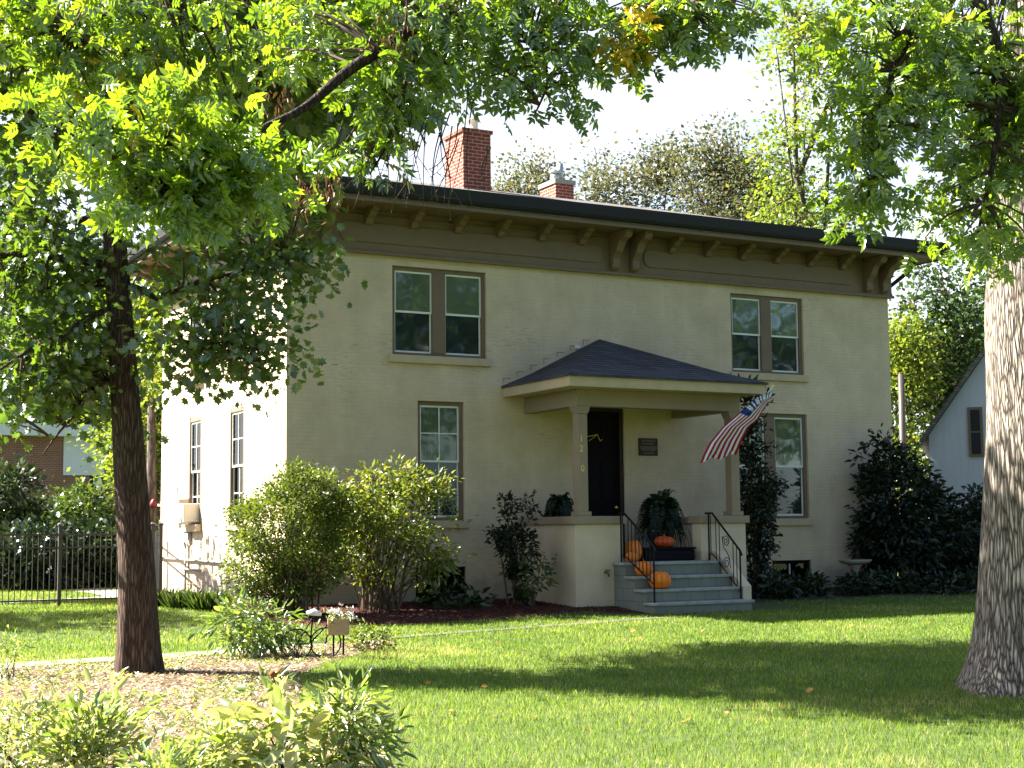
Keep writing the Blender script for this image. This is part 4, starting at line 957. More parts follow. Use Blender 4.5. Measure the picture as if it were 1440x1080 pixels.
yv = Vector((-bx.y, bx.x, 0))
def obx(mb, c, a, b_, c_):
    pts = [c + a * sx + b_ * sy + c_ * sz for sz in (-1, 1) for sx, sy in ((-1, -1), (1, -1), (1, 1), (-1, 1))]
    n = len(mb.v); mb.v += [tuple(x) for x in pts]; mb.f += [tuple(n + i for i in f) for f in ((0, 3, 2, 1), (4, 5, 6, 7), (0, 1, 5, 4), (1, 2, 6, 5), (2, 3, 7, 6), (3, 0, 4, 7))]
obx(m, q, bx * .125, yv * .09, byv * .10); m.build('box', M['wood'], t, bevel=.01)
MB().tube([q + bx * .06 - byv * .1, q + bx * .06 - byv * .34], .012, 6).tube([q - bx * .06 - byv * .1, q - bx * .06 - byv * .34], .012, 6).build('prop', M['iron'], t)
g = np.random.default_rng(120); n = 70
fp = np.array(q + byv * .15) + np.c_[g.normal(size=n) * .10, g.normal(size=n) * .06, g.normal(size=n) * .035]
leaf_mesh('flowers', M['petalw'], t, np.repeat(fp[:40], 5, 0), g.normal(size=(200, 3)) + (0, 0, .3), g.normal(size=(200, 3)), .04, LANCEW, np.ones(200))
leaf_mesh('foliage', M['peony'], t, fp - (0, 0, .03), g.normal(size=(n, 3)), g.normal(size=(n, 3)) + (0, 0, .6), .07, LANCEW, g.random(n))

# ------------------------------------------------------------------ the two yard trees
def bumpy_trunk(pts, rad, flare, n=40, seed=0, amp=.03, seg=60):
    """tapered trunk with a fluted, flared foot; pts/rad are stations"""
    P = [Vector(p) for p in pts]; mb = MB(); L = [0]
    for i in range(len(P) - 1): L.append(L[-1] + (P[i + 1] - P[i]).length)
    for k in range(seg + 1):
        s_ = (k / seg) ** 1.3 * L[-1]; c = Vector([np.interp(s_, L, [p[j] for p in P]) for j in range(3)]); r = float(np.interp(s_, L, rad))
        for a in range(n):
            an = 2 * math.pi * a / n
            fl_ = flare * math.exp(-s_ / (.55)) * (1 + .35 * math.cos(5 * an + seed))
            rr = r * (1 + fl_) * (1 + amp * noise.noise(Vector((math.cos(an) * 2.2, math.sin(an) * 2.2, s_ * 1.1 + seed))) * 2)
            mb.v.append((c.x + rr * math.cos(an), c.y + rr * math.sin(an), c.z))
    for k in range(seg):
        for a in range(n):
            b_ = (a + 1) % n; mb.f.append((k * n + a, k * n + b_, (k + 1) * n + b_, (k + 1) * n + a))
    return mb
def foliage(t, cl, per, crad, lsize, mat, tmpl, seed, droop=.25, cen=None, tintb=0., up=.6, flat=.7, name='crown'):
    g = np.random.default_rng(seed); pos, yd, nr = clump_leaves(cl, per, crad, g, cen, droop, flat, up)
    ct = np.repeat(g.random(len(cl)), per)
    return leaf_mesh(name, mat, t, pos, yd, nr, lsize * (.5 + .85 * g.random(len(pos))), tmpl, np.clip(ct * .45 + g.random(len(pos)) * .5 + tintb, 0, 1))

# --- big ash on the right; its limbs hang over the whole yard
q = ground(1462, 972); base = Vector((q.x, q.y, q.z - .05)); dR = dep(base)
TR = thing('ash_tree', 'great ash tree with a thick furrowed grey trunk at the right edge of the lawn', 'tree', base)
tp = [base, at(1464, 700, dR), at(1466, 420, dR), at(1478, 200, dR), at(1490, 0, dR), at(1490, -250, dR) , at(1480, -500, dR)]
MBt = bumpy_trunk(tp, [.56, .515, .505, .49, .47, .42, .33], .42, 64, 3, .03, 90)
limb_A = ([tuple(tp[4]), tuple(at(1250, -230, 12.3)), tuple(at(1000, -190, 11)), tuple(at(800, -50, 9.6)), tuple(at(690, 5, 8.9)), tuple(at(600, 34, 8.5)), tuple(at(500, 92, 8.2)), tuple(at(430, 150, 8.0)), tuple(at(360, 185, 7.6)), tuple(at(270, 235, 7.15)), tuple(at(190, 265, 6.85))],
          [.26, .2, .13, .08, .058, .046, .032, .024, .018, .011, .006])
limb_B = ([limb_A[0][2], tuple(at(940, -110, 9.4)), tuple(at(930, -30, 9.2)), tuple(at(960, 20, 9.1))], [.09, .05, .03, .012])
limb_C = ([tuple(tp[4]), tuple(at(1400, -160, 11.2)), tuple(at(1330, -60, 10.0)), tuple(at(1270, 60, 9.4)), tuple(at(1240, 180, 9.2)), tuple(at(1220, 280, 9.1))], [.16, .1, .06, .035, .02, .008])
limb_D = ([limb_C[0][2], tuple(at(1400, 60, 9.6)), tuple(at(1400, 200, 9.4)), tuple(at(1375, 330, 9.3))], [.06, .035, .02, .008])
limb_E = ([limb_A[0][3], tuple(at(560, -150, 9.2)), tuple(at(330, -80, 9.3)), tuple(at(170, -10, 9.1)), tuple(at(70, 70, 9.0))], [.08, .055, .035, .02, .008])
limb_F = ([limb_A[0][5], tuple(at(590, 60, 8.6)), tuple(at(572, 110, 8.5)), tuple(at(545, 200, 8.5)), tuple(at(520, 245, 8.5))], [.03, .02, .014, .009, .004])
limb_G = ([limb_A[0][4], tuple(at(745, 60, 8.8)), tuple(at(770, 110, 8.7)), tuple(at(750, 165, 8.6))], [.03, .018, .010, .004])
limbs = [limb_A, limb_B, limb_C, limb_D, limb_E, limb_F, limb_G]
up1 = ([tuple(tp[5]), tuple(tp[5] + Vector((-1.5, 2.0, 3))), tuple(tp[5] + Vector((-3, 3.5, 5)))], [.25, .16, .06]); up2 = ([tuple(tp[6]), tuple(tp[6] + Vector((2, -1, 3))), tuple(tp[6] + Vector((3, -2, 5)))], [.25, .14, .05])
MBl = MB()
for P, r_ in limbs + [up1, up2]:
    PP = [Vector(p) for p in P]; sm = []; rs = []
    for i in range(len(PP) - 1):
        p0, p1, p2, p3 = PP[max(i - 1, 0)], PP[i], PP[i + 1], PP[min(i + 2, len(PP) - 1)]
        for k in range(5):
            t_ = k / 5; sm.append(.5 * ((2 * p1) + (p2 - p0) * t_ + (2 * p0 - 5 * p1 + 4 * p2 - p3) * t_ ** 2 + (3 * p1 - p0 - 3 * p2 + p3) * t_ ** 3)); rs.append(r_[i] + (r_[i + 1] - r_[i]) * t_)
    sm.append(PP[-1]); rs.append(r_[-1])
    MBl.tube(sm, rs, 9)
MBt.build('trunk', M['bark'], TR, True); MBl.build('limbs', M['darkbark'], TR, True)
E4 = lambda u, v, d, ru, rv, rd, wt: (tuple(at(u, v, d)), (ru * d / FPX, rd, rv * d / FPX), wt)
ellA = [E4(230, 215, 6.9, 115, 62, .28, 2.0), E4(140, 180, 6.75, 80, 48, .22, .9), E4(320, 240, 7.1, 70, 45, .28, .8), E4(385, 235, 7.6, 40, 30, .3, .3), E4(225, 280, 6.8, 70, 30, .22, .6),
        E4(60, 50, 8.9, 120, 70, .5, 1.3), E4(280, 35, 9.3, 190, 70, .6, 2.2), E4(430, 35, 8.8, 80, 50, .5, .7), E4(190, 100, 9.1, 150, 45, .5, 1.2)]
ellB = [E4(600, 45, 8.6, 110, 50, .5, 1.5), E4(545, 120, 8.5, 50, 70, .4, .7), E4(640, 95, 8.6, 50, 45, .4, .45), E4(760, 50, 8.8, 90, 50, .5, 1.2), E4(715, 115, 8.7, 32, 35, .3, .28), E4(790, 105, 8.7, 36, 42, .3, .4),
        E4(840, 25, 9.0, 36, 40, .3, .35), E4(530, 195, 8.5, 30, 25, .3, .14), E4(700, -10, 8.8, 200, 36, .5, 1.1)]
ellC = [E4(960, 20, 9.1, 90, 40, .4, 1.0), E4(905, 60, 9.1, 32, 40, .3, .5), E4(1040, 20, 9.2, 50, 45, .3, .5), E4(1005, 88, 9.2, 14, 18, .15, .07)]
ellD = [E4(1265, 50, 9.4, 105, 70, .5, 1.8), E4(1260, 175, 9.2, 78, 75, .4, 1.5), E4(1235, 275, 9.1, 60, 30, .3, .6), E4(1335, 120, 9.7, 45, 110, .5, 1.1), E4(1350, 265, 9.6, 45, 50, .3, .45), E4(1200, 50, 9.3, 36, 60, .4, .5), E4(1330, 320, 9.3, 50, 20, .3, .25), E4(1415, 160, 9.8, 20, 90, .3, .22), E4(1395, 330, 9.7, 30, 22, .3, .14), E4(1420, 150, 9.7, 30, 150, .3, 1.1), E4(1415, 335, 9.6, 30, 36, .3, .3), E4(1400, 250, 11.3, 40, 110, .4, .7), E4(1350, 20, 12.2, 70, 110, .6, .9), E4(1370, 190, 12.0, 34, 110, .4, .5), E4(1290, -120, 12.3, 120, 80, .8, .9)]
tw = MB()
for ells, n, sd_, per, gp_, tb in ((ellA, 235, 201, 11, (2.6, -.10), .12), (ellB, 125, 202, 10, (2.8, -.05), -.06), (ellC, 50, 203, 10, None, -.05), (ellD, 255, 204, 11, (2.6, -.08), .08)):
    cl = in_ellipsoids(ells, n, .15, gp_, sd_)
    foliage(TR, cl, per, .085, .126, M['ash'], ASH, sd_, droop=.5, tintb=tb, up=.35, flat=.9)
    twigs(tw, limbs, cl, .011, .0045, .18, sd_)
# one turning spray
cl = in_ellipsoids([E4(882, 50, 9.0, 16, 34, .12, 1)], 6, .1, None, 209); foliage(TR, cl, 14, .06, .11, leafmat('turning_leaf', [(0, (.52, .36, .03)), (1, (.72, .56, .10))], .5, (1, 1, .4), .04, tboost=1.3), ASH, 209, .5, name='turning_spray')
# bare hanging twigs in front of the eaves
g = random.Random(5)
for k in range(34):
    u0, v0 = g.uniform(480, 700), g.uniform(120, 210); u1, v1 = u0 + g.uniform(-45, 25), g.uniform(235, 300)
    a_, c_ = at(u0, v0, 8.5), at(u1, v1, 8.45 + g.uniform(-.2, .2)); b_ = at((u0 + u1) / 2 + g.uniform(-25, 25), (v0 + v1) / 2 + 15, 8.5)
    tw.tube(bez(a_, b_, c_, 7), [.0045 - .0005 * i for i in range(7)], 4, False)
    for j in range(2):
        p_ = bez(a_, b_, c_, 7)[3 + j * 2]; tw.tube([p_, p_ + Vector((g.uniform(-.09, .09), g.uniform(-.05, .05), g.uniform(-.12, .02)))], [.0025, .001], 4, False)
tw.build('twigs', M['twig'], TR)
# hanging seed clusters
pk = MB(); g = np.random.default_rng(8); P = []; Y = []
for (u, v, r_) in ((440, 270, .05), (430, 285, .05), (292, 205, .04), (318, 200, .04), (550, 40, .07), (395, 145, .05), (465, 255, .05)):
    c = np.array(at(u, v, 8.0)); n = 46; P.append(c + g.normal(size=(n, 3)) * r_ * np.array((.8, .8, 1.3))); Y.append(g.normal(size=(n, 3)) * .4 + (0, 0, -1))
for p_, y_ in zip(P, Y): leaf_mesh('seed_cluster', M['seed'], TR, p_, y_, g.normal(size=p_.shape), .040, LANCE, g.random(len(p_)) * .25)
# crown above the picture
cu = [((-1.0, -12.5, 12.5), (4.5, 3.5, 2.6)), ((3.0, -15.5, 13.5), (5, 4, 3)), ((3, -18, 11.5), (4, 3, 2.2))]
foliage(TR, in_ellipsoids(cu, 220, .3, (.5, -.1), 210), 14, .42, .30, M['ash'], ASH, 210, .3)

# --- the lobed-leaf tree on the left
q = ground(195, 946); base = Vector((q.x, q.y, q.z - .04)); dL = dep(base)
TL = thing('maple_tree', 'straight brown-barked tree with lobed leaves standing in the mulch bed', 'tree', base)
tp = [base, at(192, 800, dL), at(182, 640, dL), at(172, 500, dL), at(163, 370, dL), at(158, 200, dL), at(163, 60, dL + .1), at(170, -40, dL + .2), at(175, -130, dL + .3)]
MBt = bumpy_trunk(tp, [.215, .195, .175, .15, .132, .115, .09, .065, .03], .28, 40, 7, .035, 90)
def LB(*pp): return [tuple(at(u, v, dL + dd)) for u, v, dd in pp]
limL = [(LB((163, 380, 0), (100, 366, -.3), (0, 360, -.6), (-90, 330, -.8)), [.055, .045, .035, .015]),
        (LB((165, 400, 0), (110, 405, .3), (40, 402, .7), (-60, 425, 1.0)), [.06, .045, .03, .012]),
        (LB((166, 430, 0), (90, 470, -.6), (0, 520, -1.2)), [.04, .03, .012]),
        (LB((170, 480, 0), (215, 480, -.3), (290, 488, -.6), (370, 520, -.9)), [.045, .035, .025, .010]),
        (LB((166, 400, 0), (220, 420, .2), (330, 385, .5), (430, 350, .7)), [.045, .035, .022, .010]),
        (LB((160, 300, 0), (90, 320, .2), (10, 300, .4)), [.045, .03, .012]), (LB((159, 260, 0), (230, 200, .4), (330, 120, .9), (430, 90, 1.2)), [.05, .035, .022, .01]),
        (LB((158, 200, 0), (60, 170, -.3), (-20, 120, -.7)), [.055, .04, .015]), (LB((172, 520, 0), (110, 580, .4), (60, 640, .6)), [.03, .02, .008]),
        (LB((162, 120, 0), (300, 40, .8), (440, 10, 1.4)), [.05, .035, .012]), (LB((165, 40, 0), (60, -40, -.5), (-80, -60, -1)), [.04, .028, .012]),
        (LB((168, 0, .2), (260, -70, -.8), (330, -90, -1.6)), [.035, .025, .010])]
for P, r_ in limL:
    PP = [Vector(p) for p in P]; sm = []; rs = []
    for i in range(len(PP) - 1):
        for k in range(4):
            t_ = k / 4; w_ = math.sin(math.pi * t_) * .06; sm.append(PP[i].lerp(PP[i + 1], t_) + Vector((0, 0, w_ * .6))); rs.append(r_[i] + (r_[i + 1] - r_[i]) * t_)
    sm.append(PP[-1]); rs.append(r_[-1]); MBt.tube(sm, rs, 7)
MBt.build('trunk', M['bark2'], TL, True)
F5 = lambda u, v, dd, ru, rv, rd, wt: E4(u, v, dL + dd, ru, rv, rd, wt)
ellT = [F5(60, 470, 0, 110, 85, 1.2, 2.0), F5(110, 540, .2, 75, 50, .7, .9), F5(20, 560, -.3, 50, 50, .7, .6), F5(40, 330, 0, 80, 70, 1.0, .9), F5(100, 410, .5, 100, 60, .9, 1.0),
        F5(285, 460, -.4, 95, 55, .8, 1.5), F5(340, 500, -.7, 55, 40, .5, .6), F5(330, 390, .5, 110, 55, .8, 1.4), F5(420, 330, .6, 45, 50, .5, .45), F5(240, 380, .2, 80, 60, .9, .8), F5(160, 600, .6, 35, 40, .4, .25), F5(390, 290, .6, 60, 50, .5, .4),
        F5(200, 120, .4, 240, 140, 1.2, 2.2), F5(30, 150, -.4, 110, 110, 1.0, 1.0)]
ellT2 = [((-4.5, -8.3, 7.3), (3.5, 3.4, 1.8), 3.2), ((-4.2, -8.0, 8.7), (2.6, 2.5, 1.1), 1.1), ((-2.5, -6.6, 7.5), (1.9, 1.7, 1.2), 1.0), ((-5.6, -10.6, 7.0), (2.0, 1.6, 1.2), .9), ((-3.4, -5.9, 6.9), (1.4, 1.2, .9), .5)]
cl = in_ellipsoids(ellT, 410, .25, (1.1, -.05), 301); foliage(TL, cl, 24, .22, .115, M['oak'], LOBED, 301, .3, tintb=-.02)
tw = MB(); twigs(tw, limL, cl, .014, .005, .15, 301)
cl = in_ellipsoids(ellT2, 640, .2, (.7, -.3), 302); foliage(TL, cl, 28, .24, .19, M['oak'], LOBED, 302, .3)
twigs(tw, limL, cl[:120], .016, .006, .12, 302); tw.build('twigs', M['twig'], TL)

# --- a shade tree beyond the left edge of the view; it darkens the strip of lawn by the fence
base = gpt(-14.5, 6.5, -.05)
TB = thing('shade_tree', 'shade tree beyond the left edge of the yard near the iron fence', 'tree', base)
MB().tube([base, base + Vector((.4, 0, 3)), base + Vector((1.2, -.6, 6)), base + Vector((2.4, -1.2, 8))], [.28, .22, .15, .06], 12).build('trunk', M['bark2'], TB, True)
foliage(TB, in_ellipsoids([((-11.6, 4.8, 8.2), (2.8, 1.3, 1.5), 2), ((-14.4, 5.6, 8.0), (2.4, 1.5, 1.8), 1)], 170, .2, (.6, -.25), 307), 28, .25, .19, M['oak'], LOBED, 307, .3)

base = gpt(-7.4, 9.0, -.05)  # unseen tree, added to throw shade on the foot of the side wall
TY_ = thing('shade_caster_tree', 'small unseen tree added to cast shade on the foot of the side wall', 'tree', base)
MB().tube([base, base + Vector((.2, 0, 2.5)), base + Vector((.6, -.3, 5.2)), base + Vector((.8, -.4, 6.6))], [.16, .13, .08, .03], 10).build('trunk', M['bark2'], TY_, True)
foliage(TY_, in_ellipsoids([((-6.6, 8.5, 6.0), (1.9, 1.7, 1.5)), ((-6.0, 7.6, 5.2), (1.4, 1.2, 1.0))], 130, .2, (.6, -.35), 308), 32, .24, .17, M['oak'], LOBED, 308, .3)

# ------------------------------------------------------------------ background trees
def far_tree(name, label, u, top_v, d, w_px, mat, seed, bark=None, ncl=110, per=40, lsize=.3, crad=.7, base_v=None, gap=(.22, -.12), limbn=14, ells=None, group=None, tmpl=DIAM, tr=.22, branches=True):
    g = np.random.default_rng(seed); c0 = at(u, 700, d); base = gpt(c0.x, c0.y); top = at(u, top_v, d); h = top.z - base.z; wr = w_px * d / FPX
    t = thing(name, label, 'tree', base, group)
    pts = [base + Vector((g.normal() * .12 * k, g.normal() * .12 * k, h * .82 * k / 5)) for k in range(6)]
    m = MB().tube(pts, [tr * (1 - .75 * k / 5) for k in range(6)], 9); limbs = [(pts[1:], None)]
    if ells is None: ells = [((base.x, base.y, base.z + h * .62), (wr, wr, h * .38)), ((base.x + wr * .2, base.y, base.z + h * .80), (wr * .6, wr * .6, h * .20))]
    cl = in_ellipsoids(ells, ncl, .3, gap, seed)
    for k in range(limbn):
        a = pts[1 + g.integers(4)]; c = Vector(cl[g.integers(ncl)]); c.z = max(c.z, a.z + .4)
        P = bez(a, a.lerp(c, .5) + Vector((0, 0, .1 * (c - a).length)), c, 6); limbs.append((P, None)); m.tube(P, [tr * .3 * (1 - .8 * i / 5) for i in range(6)], 5, False)
    if branches: twigs(m, limbs, cl, tr * .12, tr * .05, .12, seed)
    m.build('trunk', bark or M['bark3'], t, True)
    foliage(t, cl, per, crad, lsize, mat, tmpl, seed, .15)
    return t
aut = 'sparse autumn trees beyond the roof'
far_tree('autumn_tree', 'thin yellow-tinged tree nearest the big chimney beyond the roof', 745, 185, 52, 62, M['autumn'], 401, ncl=230, per=70, lsize=.15, crad=.40, group=aut, gap=(.5, -.16))
far_tree('autumn_tree', 'rust and green tree rising behind the small chimney', 840, 180, 54, 80, M['autumn'], 402, ncl=250, per=70, lsize=.15, crad=.40, group=aut, gap=(.5, -.16))
far_tree('autumn_tree', 'bare-topped brownish tree in the middle of the row beyond the roof', 935, 185, 55, 66, M['autumn'], 403, ncl=250, per=70, lsize=.15, crad=.40, group=aut, gap=(.5, -.16))
far_tree('autumn_tree', 'widest russet tree with the highest top beyond the roof', 1025, 152, 53, 95, M['autumn'], 404, ncl=420, per=70, lsize=.15, crad=.42, group=aut, gap=(.5, -.16))
far_tree('autumn_tree', 'low brown tree at the right end of the row beyond the roof', 1105, 235, 54, 60, M['autumn'], 405, ncl=200, per=70, lsize=.15, crad=.40, group=aut, gap=(.5, -.16))
far_tree('birch_tree', 'tall yellow-green tree with drooping sprays between the autumn row and the ash leaves', 1155, -60, 40, 70, M['lime'], 406, ncl=230, per=70, lsize=.13, crad=.38, gap=(.5, -.02))
far_tree('broadleaf_tree', 'green tree right of the house with sky showing through', 1330, 330, 50, 70, M['mid'], 407, ncl=120, per=70, lsize=.18, crad=.5, gap=(.45, .02))
far_tree('broadleaf_tree', 'lower yellowish-green tree close to the right corner of the house', 1275, 440, 48, 36, M['lime'], 408, ncl=110, per=80, lsize=.15, crad=.42, gap=(.5, -.1))
far_tree('broadleaf_tree', 'dark green tree behind the white gabled house', 1400, 380, 60, 75, M['mid'], 409, ncl=150, per=34, lsize=.36, crad=.6)
far_tree('broadleaf_tree', 'tall green tree behind the back corner of the house on the left', 205, 380, 46, 60, M['lime'], 410, ncl=150, per=70, lsize=.17, crad=.5, gap=(.5, -.12), tr=.3)
far_tree('broadleaf_tree', 'big shady tree at the far left beyond the brick building', 30, 200, 72, 130, M['mid'], 411, ncl=190, per=36, lsize=.45, crad=.9)
far_tree('broadleaf_tree', 'hazy green tree left of the house behind the brick building roof', 130, 330, 78, 90, M['mid'], 412, ncl=170, per=34, lsize=.45, crad=.8)
far_tree('broadleaf_tree', 'distant tree far right behind the great trunk', 1480, 300, 70, 110, M['mid'], 413, ncl=150, per=34, lsize=.42, crad=.8)
for k, (X, Y, hh_, lab) in enumerate(((14, -50, 21, 'tall tree across the street, first of the row mirrored in the left windows'), (24, -52, 22, 'tallest tree across the street in the row mirrored by the windows'),
                                   (34, -50, 20, 'round-topped tree across the street facing the porch'), (45, -52, 21, 'wide tree across the street facing the right windows'), (56, -50, 21, 'dense tree across the street near the right end of its row'),
                                   (4, -55, 20, 'tree across the street behind the viewer, left end of its row'))):
    b_ = gpt(X, Y); g = np.random.default_rng(430 + k); t_ = thing('street_tree', lab, 'tree', b_, 'trees across the street')
    MB().tube([b_, b_ + Vector((0, .2, 5)), b_ + Vector((.2, 0, hh_ * .8))], [.35, .28, .08], 10).build('trunk', M['bark3'], t_, True)
    foliage(t_, in_ellipsoids([((X, Y, hh_ * .62), (6.4, 4, hh_ * .4))], 150, .3, (.25, -.3), 430 + k), 40, .9, .6, M['mid'], DIAM, 430 + k)
q = at(216, 708, 38)
fd = thing('bird_feeder', 'small red feeder hanging by a bare trunk past the back corner of the house', 'bird feeder', q)
MB().lathe([(.02, -.12), (.09, -.09), (.10, 0), (.06, .08), (.02, .12)], q, 12).build('body', M['red'], fd, True)
q2 = gpt(at(213, 760, 38.3).x, at(213, 760, 38.3).y)
tt = thing('slim_tree', 'slim bare trunk rising past the back corner of the house', 'tree', q2)
q3 = at(213, 560, 38.3); MB().tube([q2, at(213, 700, 38.3), q3], [.16, .13, .10], 10).build('trunk', M['bark3'], tt, True)
foliage(tt, in_ellipsoids([(tuple(q3 + Vector((0, 0, .8))), (.9, .9, 1.4))], 30, .2, None, 415), 26, .25, .16, M['lime'], DIAM, 415)
# shrubs at the left, beyond the fence
def far_shrub(label, u, v, d, ru, rv, mat, seed, ncl=120, per=26, ls=.16, name='garden_shrub', base_v=838, tb=0.):
    c = at(u, v, d); b = gpt(c.x, c.y)
    return shrub(name, label, 'shrub', b, [(tuple(c), (ru * d / FPX, ru * d / FPX, rv * d / FPX)), ((c.x, c.y, b.z + (c.z - b.z) * .5), (ru * 1.05 * d / FPX, ru * d / FPX, max(.4, (c.z - b.z) * .55)))],
                 ncl, per, .2, ls, M[mat], DIAM, seed, 8, group='shrubs beyond the iron fence', tintb=tb)
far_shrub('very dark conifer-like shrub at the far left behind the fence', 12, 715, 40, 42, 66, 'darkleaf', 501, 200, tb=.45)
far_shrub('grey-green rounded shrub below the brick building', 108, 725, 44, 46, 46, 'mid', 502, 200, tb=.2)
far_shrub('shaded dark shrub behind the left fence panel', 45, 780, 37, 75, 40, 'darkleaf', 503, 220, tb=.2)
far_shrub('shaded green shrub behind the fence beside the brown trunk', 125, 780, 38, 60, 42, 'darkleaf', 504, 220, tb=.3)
far_shrub('sunlit yellow hedge shrub seen past the brown trunk', 185, 790, 44, 38, 50, 'lime', 505, 200)
far_shrub('sunlit yellowish shrub against the back corner of the house', 212, 770, 47, 20, 46, 'lime', 506, 90)
# board fence
bf = thing('board_fence', 'low weathered board fence in deep shade behind the shrubs', 'fence', (-4, 14, 0))
m = MB()
for k in range(60):
    x = -16 + k * .30; m.box(x, x + .27, 14 + (k % 2) * .01, 14.03 + (k % 2) * .01, -.1, 1.0 + .03 * math.sin(k * 1.3))
m.box(-16, 2, 14.05, 14.10, .25, .33).box(-16, 2, 14.05, 14.10, .75, .83); m.build('boards', M['board'], bf)
# iron fences
def iron_fence(label, A, B, hgt=1.32, post_every=2.4, sp=.105):
    A, B = Vector(A), Vector(B); L = (B - A).length; dr_ = (B - A) / L
    t = thing('iron_fence', label, 'fence', A, 'iron fences left of the house')
    P = lambda s_, z: gpt((A + dr_ * s_).x, (A + dr_ * s_).y, z)
    m = MB()
    for k in range(1, int(L / sp)): m.tube([P(k * sp, .06), P(k * sp, hgt + .05)], .010, 4)
    m.build('pickets', M['fencemetal'], t); m = MB()
    for z in (.12, hgt - .24, hgt): m.tube([P(0, z), P(L, z)], .021, 4)
    m.build('rails', M['fencemetal'], t)
    for k in range(int(round(L / post_every)) + 1):
        s_ = min(L, k * post_every); MB().tube([P(s_, -.05), P(s_, hgt + .16)], .045, 4).lathe([(.06, 0), (.06, .03), (.02, .06)], P(s_, hgt + .16), 8).build('post', M['fencemetal'], t)
fa = hit_y(84, 856, 2.9)
iron_fence('bronze iron picket fence crossing the lawn left of the brown trunk', (fa.x - 4.8, 2.55, 0), (fa.x + 1.75, 3.05, 0))
iron_fence('sunlit iron fence run going back along the side of the house', (fa.x + 1.95, 3.2, 0), (-.25, 8.3, 0))
# brick building
Yb = 34
b0, b1 = hit_y(-160, 700, Yb), hit_y(152, 700, Yb)
z = lambda v: hit_y(70, v, Yb).z
bb_ = thing('brick_building', 'low red-brick building with a white fascia beyond the left garden', 'building', (b0.x, Yb, 0))
MB().box(b0.x, b1.x + 6, Yb, Yb + 12, -.2, z(614)).build('wall', M['farbrick'], bb_)
MB().box(b0.x - .5, b1.x + 6.5, Yb - .5, Yb + 12.5, z(614) + .003, z(597)).build('fascia', M['farwhite'], bb_)
x0, x1 = hit_y(89, 640, Yb).x, hit_y(146, 640, Yb).x
MB().box(x0, x1, Yb - .06, Yb - .003, z(668), z(614)).build('panel', M['farwhite'], bb_)
x0 = hit_y(126, 680, Yb).x
wn = MB().box(x0, x1, Yb - .09, Yb - .004, z(700), z(668) - .004).build('window', M['gutter'], bb_)
MB().box(x0 + .12, x1 - .12, Yb - .10, Yb - .091, z(697), z(671)).build('pane', M['farwhite'], wn)
# white gabled house on the right
an, nn_ = Vector((.70, -.714, 0)), Vector((.714, .70, 0)); G0 = at(1306, 610, 40)
def gx(u, v):
    q = ray(u, v); p = CP + q * ((G0 - CP).dot(nn_) / q.dot(nn_)); return ((p - G0).dot(an), p.z)
def gf(p, q, t): o = G0 + an * p + nn_ * t; return (o.x, o.y, q)
e0, e1 = gx(1306, 612), gx(1392, 488)
sl = (e1[1] - e0[1]) / (e1[0] - e0[0]); hw = 3.0; zm_ = e0[1] + sl * hw
gh = thing('gabled_house', 'white boarded house with a steep gable right of the brick house', 'house', (G0.x, G0.y, 0))
MB().prism([(0, -.1), (hw * 2, -.1), (hw * 2, e0[1]), (hw, zm_), (0, e0[1])], gf, 0, 8).build('wall', M['siding'], gh)
m = MB(); ov = .22
for sg in (-1, 1):
    pa = (hw, zm_ + .02); pb = (hw + sg * (hw + ov), e0[1] - sl * ov + .02)
    m.prism([pa, pb, (pb[0], pb[1] + .17), (pa[0], pa[1] + .17)], gf, -.25, 8.2)
m.build('roof', M['roof'], gh)
a_, b_ = gx(1360, 573), gx(1384, 642)
wn = MB().prism([(a_[0], b_[1]), (b_[0], b_[1]), (b_[0], a_[1]), (a_[0], a_[1])], gf, -.06, -.004).build('window', M['trim'], gh)
zmid = (a_[1] + b_[1]) / 2
m = MB()
for z0_, z1_ in ((zmid + .02, a_[1] - .07), (b_[1] + .07, zmid - .02)): m.prism([(a_[0] + .07, z0_), (b_[0] - .07, z0_), (b_[0] - .07, z1_), (a_[0] + .07, z1_)], gf, -.07, -.061)
m.build('pane', M['gutter'], wn)
# utility pole
q = at(1267, 600, 44); b = gpt(q.x, q.y)
up_ = thing('utility_pole', 'weathered grey wooden pole standing among the trees right of the house', 'pole', b)
MB().tube([b, at(1267, 526, 44)], [.12, .09], 10).build('shaft', M['fencemetal'], up_, True)

# ------------------------------------------------------------------ grass, litter, mulch, fallen leaves
def scatter(n, x0, x1, y0, y1, seed):
    g = np.random.default_rng(seed); return x0 + (x1 - x0) * g.random(n), y0 + (y1 - y0) * g.random(n), g
def view_xy(x, y, margin=60):
    """in the wedge of ground that the photograph takes in (a little more on each side)"""
    dx, dy = x - CP.x, y - CP.y; zz = dx * CF.x + dy * CF.y; rr = dx * CR.x + dy * CR.y
    return (zz > 5) & (np.abs(rr / zz) < (720 + margin) / FPX * 1.15)
lx, ly, g = scatter(1500000, -11, 17, -21, 14, 601)
dist = np.hypot(lx - CP.x, ly - CP.y)
keep = view_xy(lx, ly) & (g.random(len(lx)) < np.clip((13.5 / dist) ** 1.6, .05, 1))
keep &= ~inside(BED, lx, ly) & ~inside(RED, lx, ly) & ~inside(SIDEBED, lx, ly) & ~inside(RBED, lx, ly)
keep &= ~((lx > -.02) & (lx < 14.5) & (ly > -.02)) & ~((lx > 4.7) & (lx < 8.8) & (ly > -3.45)) 
lx, ly, dist = lx[keep], ly[keep], dist[keep]
k = ~on_path(lx, ly); lx, ly, dist = lx[k], ly[k], dist[k]
n = len(lx); print('blades', n)
lz = gz(lx, ly)
pn = np.array([noise.noise(Vector((a * .55, b_ * .55, 3))) * .6 + noise.noise(Vector((a * 2.1, b_ * 2.1, 9))) * .4 for a, b_ in zip(lx, ly)])
